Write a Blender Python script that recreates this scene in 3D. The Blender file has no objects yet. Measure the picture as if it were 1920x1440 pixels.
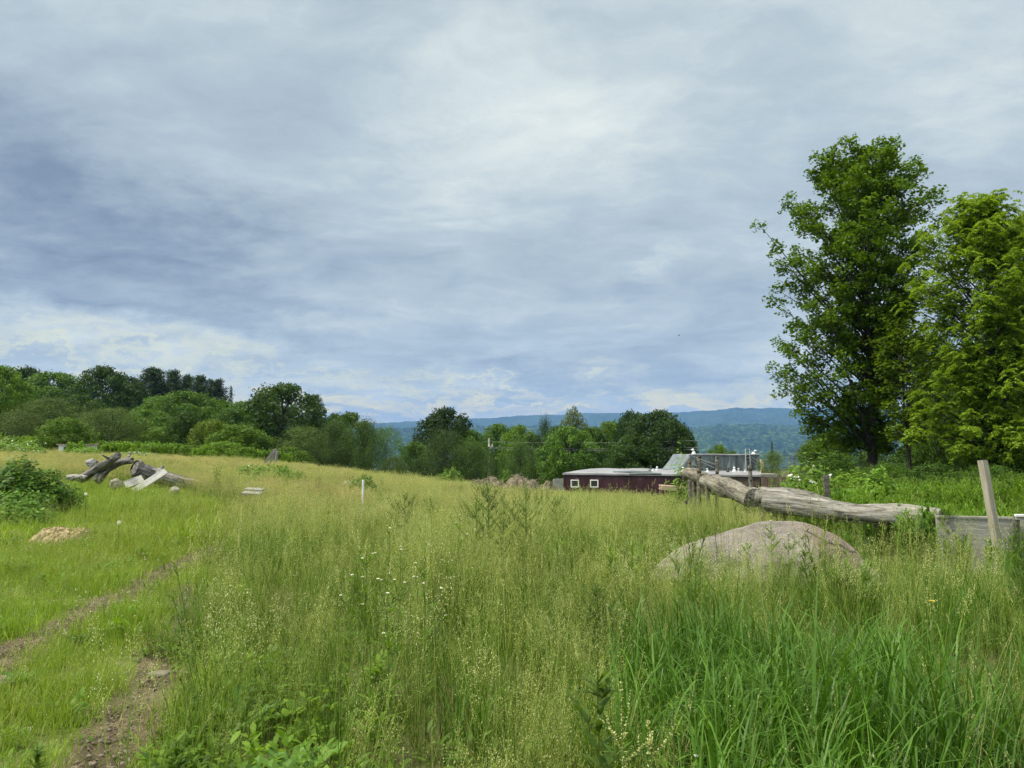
import bpy, math, random
import numpy as np
from mathutils import Vector, Matrix
R = math.radians
rng = np.random.default_rng(11)
random.seed(11)
S = bpy.context.scene
COL = S.collection

# ------------------------------------------------------------------ camera, sky, sun, exposure
F = 1387.0            # focal length in photograph pixels (1920 wide)
PITCH = R(5.15)
EYE = 1.6
cam_d = bpy.data.cameras.new('camera'); cam = bpy.data.objects.new('camera', cam_d); COL.objects.link(cam)
cam_d.sensor_width = 36; cam_d.lens = 36 * F / 1920; cam_d.clip_end = 40000; cam_d.clip_start = 0.05
cam.location = (0, 0, EYE); cam.rotation_euler = (R(90) + PITCH, 0, 0)
S.camera = cam
S.view_settings.view_transform = 'Standard'; S.view_settings.look = 'None'
S.view_settings.gamma = 1; S.view_settings.exposure = 1.16
S.cycles.use_denoising = True
try: S.cycles.denoising_prefilter = 'NONE'
except Exception: pass
S.cycles.max_bounces = 5; S.cycles.diffuse_bounces = 2; S.cycles.transmission_bounces = 3
S.cycles.volume_bounces = 0; S.cycles.glossy_bounces = 2; S.cycles.transparent_max_bounces = 8
S.cycles.use_adaptive_sampling = True; S.cycles.adaptive_threshold = 0.02
S.cycles.caustics_reflective = False; S.cycles.caustics_refractive = False
SUN_EL, SUN_AZ = R(56), R(-100)     # azimuth measured from the view direction (+y), negative is left

class NT:
    """small node-tree helper"""
    def __init__(self, tree): self.t = tree; self.n = tree.nodes; self.l = tree.links
    def new(self, typ, **kw):
        nd = self.n.new(typ)
        for k, v in kw.items():
            setattr(nd, k, v)
        return nd
    def _in(self, nd, i, v):
        if v is None: return
        if isinstance(v, bpy.types.NodeSocket): self.l.new(v, nd.inputs[i])
        else:
            s = nd.inputs[i]
            if isinstance(v, (tuple, list)) and s.type == 'RGBA' and len(v) == 3: v = (*v, 1)
            s.default_value = v
    def math(self, op, a, b=None, c=None, clamp=False):
        nd = self.new('ShaderNodeMath', operation=op); nd.use_clamp = clamp
        self._in(nd, 0, a); self._in(nd, 1, b); self._in(nd, 2, c)
        return nd.outputs[0]
    def vmath(self, op, a, b=None):
        nd = self.new('ShaderNodeVectorMath', operation=op)
        self._in(nd, 0, a); self._in(nd, 1, b)
        return nd.outputs['Value'] if op in ('DOT_PRODUCT', 'LENGTH', 'DISTANCE') else nd.outputs[0]
    def sep(self, v):
        nd = self.new('ShaderNodeSeparateXYZ'); self._in(nd, 0, v); return nd.outputs
    def comb(self, x, y, z):
        nd = self.new('ShaderNodeCombineXYZ')
        for i, v in enumerate((x, y, z)): self._in(nd, i, v)
        return nd.outputs[0]
    def noise(self, vec, scale, detail=4, rough=0.5, dist=0.0, col=False):
        nd = self.new('ShaderNodeTexNoise'); self._in(nd, 'Vector', vec)
        nd.inputs['Scale'].default_value = scale; nd.inputs['Detail'].default_value = detail
        nd.inputs['Roughness'].default_value = rough; nd.inputs['Distortion'].default_value = dist
        return nd.outputs['Color' if col else 'Fac']
    def voro(self, vec, scale, feature='F1', out='Distance'):
        nd = self.new('ShaderNodeTexVoronoi', feature=feature); self._in(nd, 'Vector', vec)
        nd.inputs['Scale'].default_value = scale
        return nd.outputs[out]
    def mix(self, f, a, b, mode='MIX'):
        nd = self.new('ShaderNodeMixRGB', blend_type=mode)
        self._in(nd, 0, f); self._in(nd, 1, a); self._in(nd, 2, b); return nd.outputs[0]
    def ramp(self, f, stops, interp='LINEAR'):
        nd = self.new('ShaderNodeValToRGB'); self._in(nd, 0, f)
        cr = nd.color_ramp; cr.interpolation = interp
        while len(cr.elements) > len(stops): cr.elements.remove(cr.elements[-1])
        while len(cr.elements) < len(stops): cr.elements.new(0.5)
        for e, (p, c) in zip(cr.elements, stops):
            e.position = p; e.color = (*c, 1) if len(c) == 3 else c
        return nd.outputs[0]
    def smooth(self, v, a, b, lo=0.0, hi=1.0):
        nd = self.new('ShaderNodeMapRange', interpolation_type='SMOOTHSTEP'); self._in(nd, 0, v)
        self._in(nd, 1, a); self._in(nd, 2, b); self._in(nd, 3, lo); self._in(nd, 4, hi)
        return nd.outputs[0]
    def gauss(self, az, el, a0, e0, sa, se):
        x = self.math('DIVIDE', self.math('SUBTRACT', az, a0), sa)
        y = self.math('DIVIDE', self.math('SUBTRACT', el, e0), se)
        q = self.math('ADD', self.math('MULTIPLY', x, x), self.math('MULTIPLY', y, y))
        return self.math('EXPONENT', self.math('MULTIPLY', q, -1.0))

def srgb(r, g, b):
    f = lambda c: c / 12.92 if c <= 0.04045 else ((c + 0.055) / 1.055) ** 2.4
    return tuple(f(c / 255.0) for c in (r, g, b))

def ae(px, py):
    """photograph pixel -> (azimuth, elevation)"""
    b = (720 - py) / F; a = (px - 960) / F
    y = math.cos(PITCH) - b * math.sin(PITCH); z = math.sin(PITCH) + b * math.cos(PITCH)
    return math.atan2(a, y), math.atan2(z, math.hypot(a, y))

world = bpy.data.worlds.new('World'); S.world = world; world.use_nodes = True
W = NT(world.node_tree); W.n.clear()
wout = W.new('ShaderNodeOutputWorld'); bg = W.new('ShaderNodeBackground'); bg.inputs[1].default_value = 0.1
W.l.new(bg.outputs[0], wout.inputs[0])
sky = W.new('ShaderNodeTexSky', sky_type='NISHITA'); sky.sun_disc = False
sky.sun_elevation = SUN_EL; sky.sun_rotation = SUN_AZ
D = W.new('ShaderNodeTexCoord').outputs['Generated']
dx, dy, dz = W.sep(D)[:3]
el = W.math('ARCSINE', dz); az = W.math('ARCTAN2', dx, dy)
den = W.math('ADD', W.math('MAXIMUM', dz, 0.0), 0.16)
q = W.comb(W.math('DIVIDE', dx, den), W.math('DIVIDE', dy, den), 0.0)
warp = W.vmath('SCALE', W.vmath('SUBTRACT', W.noise(q, 1.3, 5, 0.55, col=True), (0.5, 0.5, 0.5)))
warp.node.inputs['Scale'].default_value = 0.55
qw = W.vmath('ADD', q, warp)
n1 = W.noise(qw, 0.95, 8, 0.52, 0.0)
n2 = W.noise(W.vmath('MULTIPLY', W.vmath('ADD', qw, (3.1, 7.7, 0)), (1.0, 1.5, 1)), 2.0, 8, 0.56, 0.0)
n3 = W.noise(W.vmath('MULTIPLY', W.vmath('ADD', qw, (9.1, 1.7, 0)), (1.0, 1.6, 1)), 6.5, 8, 0.62, 0.0)
v = W.math('ADD', 0.5, W.math('MULTIPLY', W.math('SUBTRACT', n1, 0.5), 1.15))
v = W.math('ADD', v, W.math('MULTIPLY', W.math('SUBTRACT', n2, 0.5), 0.75))
v = W.math('ADD', v, W.math('MULTIPLY', W.math('SUBTRACT', n3, 0.5), 0.46))
# big cloud masses, placed by direction and frayed by the same warp
wz = W.sep(W.vmath('SUBTRACT', W.noise(W.vmath('MULTIPLY', D, (1, 1, 2.2)), 6.0, 8, 0.62, col=True), (0.5, 0.5, 0.5)))
azw = W.math('ADD', az, W.math('MULTIPLY', wz[0], 0.42)); elw = W.math('ADD', el, W.math('MULTIPLY', wz[1], 0.22))
BLOBS = [(110, 400, 14, 6.0, -0.40), (330, 470, 8, 3.0, -0.32), (30, 250, 7, 4, -0.16), (60, 530, 9, 1.6, -0.16),
         (480, 600, 9, 1.2, -0.34), (250, 555, 6, 0.8, -0.15), (960, 690, 8, 0.9, -0.2), (1200, 600, 12, 3.5, -0.14),
         (300, 60, 16, 5, -0.06), (1020, 250, 9, 3.0, 0.30), (800, 330, 7, 2.5, 0.16), (930, 60, 8, 3, 0.12),
         (1890, 230, 7, 4, 0.26), (480, 330, 5, 3, 0.16), (60, 600, 14, 1.8, 0.20), (1200, 500, 3, 0.8, 0.2),
         (1250, 370, 8, 1.4, 0.1), (1560, 120, 9, 4, 0.06), (800, 620, 10, 1.2, 0.12), (200, 300, 3, 2.0, 0.16)]
for (bx, by, sa, se, amp) in BLOBS:
    a0, e0 = ae(bx, by)
    g = W.gauss(azw, elw, a0, e0, R(sa), R(se))
    v = W.math('ADD', v, W.math('MULTIPLY', g, amp))
v = W.math('ADD', W.math('MULTIPLY', v, 0.72), 0.22)
cloud = W.ramp(v, [(0.10, srgb(120, 136, 160)), (0.38, srgb(156, 172, 188)), (0.58, srgb(175, 190, 202)),
                   (0.75, srgb(197, 208, 214)), (0.96, srgb(220, 227, 228))])
# pale warm band under the cloud deck near the horizon
hb = W.smooth(W.math('ADD', elw, W.math('MULTIPLY', az, 0.06)), R(8.2), R(3.0))
hs = W.smooth(W.noise(W.comb(W.math('MULTIPLY', azw, 3.0), W.math('MULTIPLY', elw, 26.0), 0), 2.0, 5, 0.6), 0.40, 0.62)
hl = W.smooth(el, R(3.4), R(0.8))
hmask = W.math('MULTIPLY', hb, W.math('MAXIMUM', hs, hl))
warm = W.mix(W.smooth(el, R(6), R(1.5)), srgb(228, 228, 192), srgb(252, 230, 158))
cloud = W.mix(W.math('MULTIPLY', W.math('MULTIPLY', hmask, W.math('MAXIMUM', W.smooth(v, 0.40, 0.58), hl)), 0.92), cloud, warm)
cloud = W.mix(1.0, cloud, (1.01, 1.0, 0.945), 'MULTIPLY')
cloud = W.mix(W.smooth(el, R(30), R(52)), cloud, (0.60, 0.575, 0.52))
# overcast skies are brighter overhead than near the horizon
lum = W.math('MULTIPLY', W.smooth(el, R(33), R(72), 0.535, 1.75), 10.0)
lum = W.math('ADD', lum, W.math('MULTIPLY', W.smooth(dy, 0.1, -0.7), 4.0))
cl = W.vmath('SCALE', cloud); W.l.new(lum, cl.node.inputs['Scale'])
thin = W.math('MULTIPLY', W.smooth(n2, 0.55, 0.75), 0.03)
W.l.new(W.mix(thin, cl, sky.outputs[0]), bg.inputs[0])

sun_d = bpy.data.lights.new('sun', 'SUN'); sun = bpy.data.objects.new('sun', sun_d); COL.objects.link(sun)
sun_d.energy = 2.2; sun_d.angle = R(9); sun_d.color = (1.0, 0.93, 0.80)
sv = Vector((math.sin(SUN_AZ) * math.cos(SUN_EL), math.cos(SUN_AZ) * math.cos(SUN_EL), math.sin(SUN_EL)))
sun.rotation_euler = sv.to_track_quat('Z', 'Y').to_euler()

# ------------------------------------------------------------------ placing helpers and terrain
def at(px, py, Y):
    """point at depth Y (metres along +y) seen at photograph pixel (px, py)"""
    b = (720 - py) / F; a = (px - 960) / F
    t = Y / (math.cos(PITCH) - b * math.sin(PITCH))
    return Vector((a * t, Y, EYE + t * (math.sin(PITCH) + b * math.cos(PITCH))))

CP = [-3000, 0, 300, 450, 560, 700, 900, 1050, 1250, 1400, 1500, 1600, 1920, 4000]
CZ = [0.9, 0.95, 0.85, 0.55, 0.30, -0.15, -0.62, -0.78, -0.95, -0.9, -0.35, -0.05, 0.05, 0.0]
CD = [60, 58, 58, 52, 48, 44, 38, 32, 30, 30, 30, 36, 40, 40]
FP = [-3000, 0, 300, 500, 700, 900, 1300, 1500, 1600, 1920, 4000]
FZ = [5, 4, 2.4, 0.0, -3.8, -5, -5.5, -5, -3, -2, -1]
def sstep(a, b, x):
    t = np.clip((x - a) / (b - a), 0, 1); return t * t * (3 - 2 * t)
def gz(x, y):
    x = np.asarray(x, float); y = np.asarray(y, float)
    d = np.hypot(x, y)
    a = np.arctan2(x, y); aa = np.clip(a, -1.15, 1.15)
    px = 960 + F * np.tan(aa)
    fade = np.where(np.abs(a) > 2.4, np.clip((math.pi - np.abs(a)) / (math.pi - 2.4), 0, 1), 1.0)
    cz = np.interp(px, CP, CZ) * fade; cd = np.interp(px, CP, CD); fz = np.interp(px, FP, FZ) * fade - 5 * (1 - fade)
    z = cz * sstep(9, 1, 0 * d) + cz * sstep(10, cd, d)
    z = z - cz * sstep(9, 1, 0 * d)
    z = z + (fz - cz) * np.clip((d - cd) / (120 - cd), 0, 1) ** 1.15
    z = z + (-45 - fz) * sstep(120, 1500, d)
    z = z + 0.035 * np.sin(x * 0.9 + 1.3) * np.sin(y * 0.7) * np.clip(d / 4, 0, 1) + 0.05 * np.sin(x * 0.31 + 2) * np.sin(y * 0.23 + 1)
    z = z + np.where(d > 200, 4 * np.sin(x * 0.004) * np.sin(y * 0.005), 0) * np.clip((d - 200) / 300, 0, 1)
    return z
def gzf(x, y): return float(gz(x, y))

def tag(o, label=None, cat=None, group=None, kind=None):
    if label: o['label'] = label
    if cat: o['category'] = cat
    if group: o['group'] = group
    if kind: o['kind'] = kind
    return o
def empty(name, loc=(0, 0, 0), rz=0.0):
    o = bpy.data.objects.new(name, None); COL.objects.link(o)
    o.empty_display_size = 0.2; o.location = loc; o.rotation_euler = (0, 0, rz); return o
def link(name, me, parent=None, loc=None):
    o = bpy.data.objects.new(name, me); COL.objects.link(o)
    if parent: o.parent = parent
    if loc is not None: o.location = loc
    return o
def copy_tree(o, parent=None):
    c = o.copy(); COL.objects.link(c); c.parent = parent
    for ch in list(o.children): copy_tree(ch, c)
    return c

# ------------------------------------------------------------------ mesh helpers
class MB:
    """indexed mesh builder"""
    def __init__(self): self.v = []; self.f = []; self.m = []; self.r = []; self.sm = []; self.n = 0
    def add(self, V, Fc, mat=0, rnd=0.5, smooth=False):
        V = np.asarray(V, float).reshape(-1, 3)
        self.v.append(V); self.r.append(np.full(len(V), rnd) if np.isscalar(rnd) else np.asarray(rnd))
        for f in Fc: self.f.append(tuple(int(i) + self.n for i in f)); self.m.append(mat); self.sm.append(smooth)
        self.n += len(V); return self
    def box(self, c, s, rot=None, mat=0, taper=1.0, rnd=0.5):
        x, y, z = (k / 2 for k in s)
        V = np.array([(-x, -y, -z), (x, -y, -z), (x, y, -z), (-x, y, -z), (-x * taper, -y * taper, z), (x * taper, -y * taper, z), (x * taper, y * taper, z), (-x * taper, y * taper, z)])
        if rot is not None: V = V @ np.array(rot).T
        return self.add(V + np.asarray(c), [(3, 2, 1, 0), (4, 5, 6, 7), (0, 1, 5, 4), (1, 2, 6, 5), (2, 3, 7, 6), (3, 0, 4, 7)], mat, rnd)
    def tube(self, P, rad, n=8, mat=0, cap=True, jit=0.0, seed=0, lobes=0.0, rnd=0.5):
        P = np.asarray(P, float); k = len(P); rad = np.broadcast_to(rad, (k,)).astype(float)
        rg = np.random.default_rng(seed)
        T = np.gradient(P, axis=0); T /= np.linalg.norm(T, axis=1)[:, None] + 1e-9
        up = np.array([0, 0, 1.0]) if abs(T[0][2]) < 0.9 else np.array([1.0, 0, 0])
        ph = np.linspace(0, 2 * math.pi, n, endpoint=False); o1, o2 = rg.uniform(0, 6, 2)
        V = []
        for i in range(k):
            u = np.cross(T[i], up); u /= np.linalg.norm(u) + 1e-9; w = np.cross(u, T[i])
            rr = rad[i] * (1 + lobes * (np.sin(2 * ph + o1 + i * 0.35) * 0.6 + np.sin(3 * ph + o2 - i * 0.2) * 0.4) + jit * rg.normal(0, 1, n))
            V.append(P[i] + np.outer(np.cos(ph) * rr, u) + np.outer(np.sin(ph) * rr, w))
        V = np.concatenate(V)
        Fc = [(i * n + j, i * n + (j + 1) % n, (i + 1) * n + (j + 1) % n, (i + 1) * n + j) for i in range(k - 1) for j in range(n)]
        self.add(V, Fc, mat, rnd, True)
        if cap:
            self.add(V[:n].copy(), [tuple(range(n))[::-1]], mat, rnd); self.add(V[-n:].copy(), [tuple(range(n))], mat, rnd)
        return self
    def lathe(self, prof, n=12, c=(0, 0, 0), mat=0):
        V = [(r * math.cos(a), r * math.sin(a), z) for r, z in prof for a in np.linspace(0, 2 * math.pi, n, endpoint=False)]
        k = len(prof)
        Fc = [(i * n + j, i * n + (j + 1) % n, (i + 1) * n + (j + 1) % n, (i + 1) * n + j) for i in range(k - 1) for j in range(n)]
        return self.add(np.array(V) + np.asarray(c), Fc, mat, 0.5, True)
    def mesh(self, name, *mats):
        me = bpy.data.meshes.new(name)
        me.from_pydata(np.concatenate(self.v).tolist(), [], self.f)
        me.polygons.foreach_set('material_index', self.m); me.polygons.foreach_set('use_smooth', self.sm)
        a = me.attributes.new('rnd', 'FLOAT', 'POINT'); a.data.foreach_set('value', np.concatenate(self.r).astype(np.float32))
        for m in mats: me.materials.append(m)
        me.update(); return me

class Soup:
    """many loose quads (leaves, blades) as one mesh"""
    def __init__(self): self.q = []; self.m = []; self.r = []
    def add(self, Q, mat=0, rnd=None):
        Q = np.asarray(Q, np.float32).reshape(-1, 4, 3); n = len(Q)
        if rnd is None: rnd = rng.random(n)
        self.q.append(Q); self.m.append(np.full(n, mat, np.int32)); self.r.append(np.broadcast_to(np.asarray(rnd, np.float32), (n,)))
        return self
    def mesh(self, name, *mats, smooth=False):
        Q = np.concatenate(self.q); n = len(Q)
        me = bpy.data.meshes.new(name)
        me.vertices.add(n * 4); me.vertices.foreach_set('co', Q.reshape(-1).astype(np.float32))
        me.loops.add(n * 4); me.loops.foreach_set('vertex_index', np.arange(n * 4, dtype=np.int32))
        me.polygons.add(n); me.polygons.foreach_set('loop_start', np.arange(0, n * 4, 4, dtype=np.int32))
        me.polygons.foreach_set('material_index', np.concatenate(self.m))
        me.update(calc_edges=True)
        a = me.attributes.new('rnd', 'FLOAT', 'POINT'); a.data.foreach_set('value', np.repeat(np.concatenate(self.r), 4).astype(np.float32))
        for m in mats: me.materials.append(m)
        me.validate(); return me

def ribbons(base, az, L, lean, curl, w, seg=4, power=1.5, prof='blade', tw=0.0):
    N = len(L); s = np.linspace(0, 1, seg + 1)
    th = lean[:, None] + curl[:, None] * s[None] ** power
    tm = (th[:, 1:] + th[:, :-1]) / 2; dl = (L / seg)[:, None]
    z0 = np.zeros((N, 1))
    r = np.concatenate([z0, np.cumsum(np.sin(tm) * dl, 1)], 1); z = np.concatenate([z0, np.cumsum(np.cos(tm) * dl, 1)], 1)
    P = base[:, None, :] + np.stack([r * np.cos(az)[:, None], r * np.sin(az)[:, None], z], -1)
    side = np.stack([-np.sin(az + tw), np.cos(az + tw), 0 * az], -1)[:, None, :]
    if prof == 'blade': pf = np.minimum(1, 0.55 + s * 1.6) * (1 - s ** 2.2) + 0.04
    elif prof == 'leaf': pf = np.sin(np.pi * np.clip(s * 0.96 + 0.03, 0, 1)) ** 0.8 + 0.03
    else: pf = 1 - 0.5 * s
    wd = (w[:, None] * pf[None] / 2)[..., None]
    A = P - side * wd; B = P + side * wd
    Q = np.stack([A[:, :-1], B[:, :-1], B[:, 1:], A[:, 1:]], 2).reshape(-1, 4, 3)
    return Q, P

def leafquads(C, Nn, size, asp=1.0, up=None):
    """rhombic leaf faces at C with normals Nn"""
    n = len(C); Nn = Nn / (np.linalg.norm(Nn, axis=1)[:, None] + 1e-9)
    a = rng.normal(size=(n, 3)) if up is None else up + rng.normal(size=(n, 3)) * 0.35
    u = a - (a * Nn).sum(1)[:, None] * Nn; u /= np.linalg.norm(u, axis=1)[:, None] + 1e-9
    w = np.cross(Nn, u); size = np.broadcast_to(size, (n,))[:, None]
    return np.stack([C - u * size * 0.5, C + w * size * asp * 0.42 - u * size * 0.08, C + u * size * 0.55, C - w * size * asp * 0.42 - u * size * 0.05], 1)

def sph(n):
    d = rng.normal(size=(n, 3)); return d / np.linalg.norm(d, axis=1)[:, None]

# ------------------------------------------------------------------ materials
MATS = {}
def newmat(name):
    m = bpy.data.materials.new(name); m.use_nodes = True; t = NT(m.node_tree); t.n.clear()
    o = t.new('ShaderNodeOutputMaterial'); return m, t, o
def leaf_mat(name, c1, c2, tr=0.4, rough=0.55, tint=False, field=0.0, fc=None, spec=0.25):
    m, t, o = newmat(name)
    rnd = t.new('ShaderNodeAttribute', attribute_name='rnd').outputs['Fac']
    oi = t.new('ShaderNodeObjectInfo')
    pos = t.new('ShaderNodeNewGeometry').outputs['Position']
    f = t.math('ADD', t.math('MULTIPLY', rnd, 0.75), t.math('MULTIPLY', oi.outputs['Random'], 0.25))
    c = t.mix(f, c1, c2)
    if field:
        nz = t.smooth(t.noise(pos, 0.22, 4, 0.6), 0.38, 0.64)
        c = t.mix(t.math('MULTIPLY', nz, field), c, fc)
    if tint: c = t.mix(1.0, c, oi.outputs['Color'], 'MULTIPLY')
    hv = t.new('ShaderNodeHueSaturation'); t.l.new(c, hv.inputs['Color'])
    t.l.new(t.math('ADD', 0.82, t.math('MULTIPLY', oi.outputs['Random'], 0.36)), hv.inputs['Value'])
    c = hv.outputs[0]
    p = t.new('ShaderNodeBsdfPrincipled'); t.l.new(c, p.inputs['Base Color']); p.inputs['Roughness'].default_value = rough
    p.inputs['Specular IOR Level'].default_value = spec
    tl = t.new('ShaderNodeBsdfTranslucent'); t.l.new(t.mix(1.0, c, (1.25, 1.15, 0.55), 'MULTIPLY'), tl.inputs[0])
    mx = t.new('ShaderNodeMixShader'); mx.inputs[0].default_value = tr
    t.l.new(p.outputs[0], mx.inputs[1]); t.l.new(tl.outputs[0], mx.inputs[2]); t.l.new(mx.outputs[0], o.inputs[0])
    MATS[name] = m; return m
def noise_mat(name, stops, scale=5.0, detail=6, rough=0.85, stretch=(1, 1, 1), bump=0.3, bscale=None, coord='Object', spec=0.3, speck=None, tint=False):
    m, t, o = newmat(name)
    co = t.new('ShaderNodeTexCoord').outputs[coord] if coord != 'World' else t.new('ShaderNodeNewGeometry').outputs['Position']
    vec = t.vmath('MULTIPLY', co, stretch)
    n = t.noise(vec, scale, detail, 0.62, 0.3)
    c = t.ramp(n, stops)
    if speck:
        s = t.noise(co, speck[0], 2, 0.5); c = t.mix(t.math('MULTIPLY', t.smooth(s, speck[1], speck[1] + 0.06), speck[3]), c, speck[2])
    if tint: c = t.mix(1.0, c, t.new('ShaderNodeObjectInfo').outputs['Color'], 'MULTIPLY')
    p = t.new('ShaderNodeBsdfPrincipled'); t.l.new(c, p.inputs['Base Color']); p.inputs['Roughness'].default_value = rough
    p.inputs['Specular IOR Level'].default_value = spec
    if bump:
        b = t.new('ShaderNodeBump'); b.inputs['Strength'].default_value = bump; b.inputs['Distance'].default_value = 0.02
        t.l.new(t.noise(vec, bscale or scale * 2, 6, 0.65), b.inputs['Height']); t.l.new(b.outputs[0], p.inputs['Normal'])
    t.l.new(p.outputs[0], o.inputs[0]); MATS[name] = m; return m

M_tree = leaf_mat('tree_leaves', (0.62, 0.66, 0.55), (1.15, 1.1, 1.0), 0.32, tint=True)
M_maple = leaf_mat('maple_leaves', (0.036, 0.09, 0.006), (0.125, 0.225, 0.015), 0.42)
M_locust = leaf_mat('locust_leaves', (0.085, 0.17, 0.009), (0.21, 0.32, 0.026), 0.48)
M_bark = noise_mat('bark', [(0.3, (0.018, 0.015, 0.012)), (0.7, (0.075, 0.065, 0.055))], 9, stretch=(1, 1, 0.25), bump=0.8)
M_blade = leaf_mat('meadow_blade', (0.032, 0.085, 0.005), (0.125, 0.235, 0.014), 0.3, field=0.3, fc=(0.13, 0.17, 0.03))
M_stem = leaf_mat('meadow_stem', (0.14, 0.24, 0.03), (0.38, 0.45, 0.10), 0.28, field=0.25, fc=(0.31, 0.30, 0.10))
M_seed = leaf_mat('seed_head', (0.27, 0.34, 0.09), (0.56, 0.60, 0.28), 0.38, field=0.28, fc=(0.42, 0.38, 0.17))
M_dry = leaf_mat('dry_stem', (0.33, 0.32, 0.13), (0.52, 0.48, 0.23), 0.35, field=0.6, fc=(0.28, 0.34, 0.09))
M_wide = leaf_mat('wide_blade', (0.040, 0.115, 0.008), (0.105, 0.225, 0.020), 0.36, rough=0.46, spec=0.32)
M_short = leaf_mat('short_blade', (0.075, 0.18, 0.008), (0.29, 0.44, 0.035), 0.38, field=0.35, fc=(0.24, 0.26, 0.05))
M_gold = leaf_mat('weed_leaf', (0.075, 0.17, 0.010), (0.18, 0.31, 0.03), 0.42)
M_fern = leaf_mat('herb_leaf', (0.05, 0.115, 0.012), (0.12, 0.2, 0.025), 0.4)
M_vine = leaf_mat('vine_leaf', (0.04, 0.12, 0.006), (0.14, 0.28, 0.02), 0.38, rough=0.5, spec=0.25)
M_dock = leaf_mat('dock_leaf', (0.06, 0.15, 0.018), (0.13, 0.25, 0.035), 0.35, rough=0.5, spec=0.3)
M_stalk = leaf_mat('stalk', (0.10, 0.15, 0.035), (0.17, 0.2, 0.06), 0.15)
M_twig = noise_mat('twig', [(0.3, (0.10, 0.08, 0.06)), (0.7, (0.22, 0.18, 0.14))], 8, bump=0)
M_petal = leaf_mat('white_petal', (0.75, 0.76, 0.72), (0.85, 0.85, 0.82), 0.3)
M_yellow = leaf_mat('yellow_petal', (0.7, 0.55, 0.03), (0.8, 0.65, 0.06), 0.3)
M_wood = noise_mat('weathered_log', [(0.36, (0.035, 0.032, 0.028)), (0.46, (0.16, 0.152, 0.132)), (0.56, (0.25, 0.243, 0.215)), (0.70, (0.39, 0.38, 0.35))], 7, 10, stretch=(0.25, 2.6, 2.6), bump=1.0, bscale=12, speck=(14, 0.6, (0.17, 0.16, 0.10), 0.5), tint=True)
M_plank = noise_mat('weathered_plank', [(0.3, (0.22, 0.215, 0.20)), (0.5, (0.38, 0.37, 0.35)), (0.7, (0.5, 0.49, 0.47))], 6, 8, stretch=(0.3, 4, 4), bump=0.5, bscale=12, tint=True)
M_dark = noise_mat('charred_wood', [(0.35, (0.028, 0.025, 0.022)), (0.55, (0.10, 0.092, 0.082)), (0.72, (0.22, 0.205, 0.18))], 7, 8, stretch=(0.5, 2, 2), bump=1.0)
M_soil = noise_mat('soil', [(0.28, (0.030, 0.022, 0.012)), (0.5, (0.080, 0.060, 0.033)), (0.75, (0.155, 0.125, 0.075))], 3.0, 10, bump=1.0, bscale=22, coord='World', speck=(30, 0.62, (0.30, 0.25, 0.14), 0.5))
M_white = noise_mat('white_paint', [(0.3, (0.68, 0.69, 0.69)), (0.7, (0.8, 0.8, 0.79))], 6, bump=0.1)

# ------------------------------------------------------------------ ground, ruts, lake, hills, haze
def make_ground():
    na = 420; rad = np.concatenate([[0.0], np.geomspace(0.6, 150, 150), np.geomspace(160, 14000, 60)])
    az = np.linspace(-math.pi, math.pi, na, endpoint=False)
    AA, RR = np.meshgrid(az, rad[1:]); X = RR * np.sin(AA); Y = RR * np.cos(AA); Z = gz(X, Y)
    Z = np.where(RR > 1500, -45 + 0 * Z, Z)
    V = np.concatenate([[(0, 0, gzf(0, 0.01))], np.stack([X, Y, Z], -1).reshape(-1, 3)])
    Fc = [(0, 1 + (j + 1) % na, 1 + j) for j in range(na)]
    for i in range(len(rad) - 2):
        for j in range(na):
            a = 1 + i * na + j; b = 1 + i * na + (j + 1) % na
            Fc.append((a, b, b + na, a + na))
    me = bpy.data.meshes.new('ground'); me.from_pydata(V.tolist(), [], Fc)
    me.polygons.foreach_set('use_smooth', [True] * len(me.polygons))
    m, t, o = newmat('ground'); pos = t.new('ShaderNodeNewGeometry').outputs['Position']
    n = t.noise(pos, 0.6, 8, 0.65); n2 = t.noise(pos, 14, 4, 0.6)
    soil = t.ramp(n2, [(0.3, (0.05, 0.045, 0.025)), (0.7, (0.16, 0.14, 0.07))])
    gr = t.ramp(n2, [(0.3, (0.05, 0.075, 0.018)), (0.7, (0.14, 0.17, 0.045))])
    c = t.mix(t.smooth(n, 0.40, 0.58), soil, gr)
    dd = t.vmath('LENGTH', pos)
    far = t.ramp(t.voro(pos, 0.12), [(0.0, (0.05, 0.085, 0.03)), (0.8, (0.02, 0.035, 0.014))])
    c = t.mix(t.smooth(dd, 250, 500), c, far)
    p = t.new('ShaderNodeBsdfPrincipled'); t.l.new(c, p.inputs['Base Color']); p.inputs['Roughness'].default_value = 0.95
    p.inputs['Specular IOR Level'].default_value = 0.1
    t.l.new(p.outputs[0], o.inputs[0]); me.materials.append(m)
    tag(link('ground', me), 'meadow soil and thatch under the grass, sloping to the valley', kind='structure')
make_ground()

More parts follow.
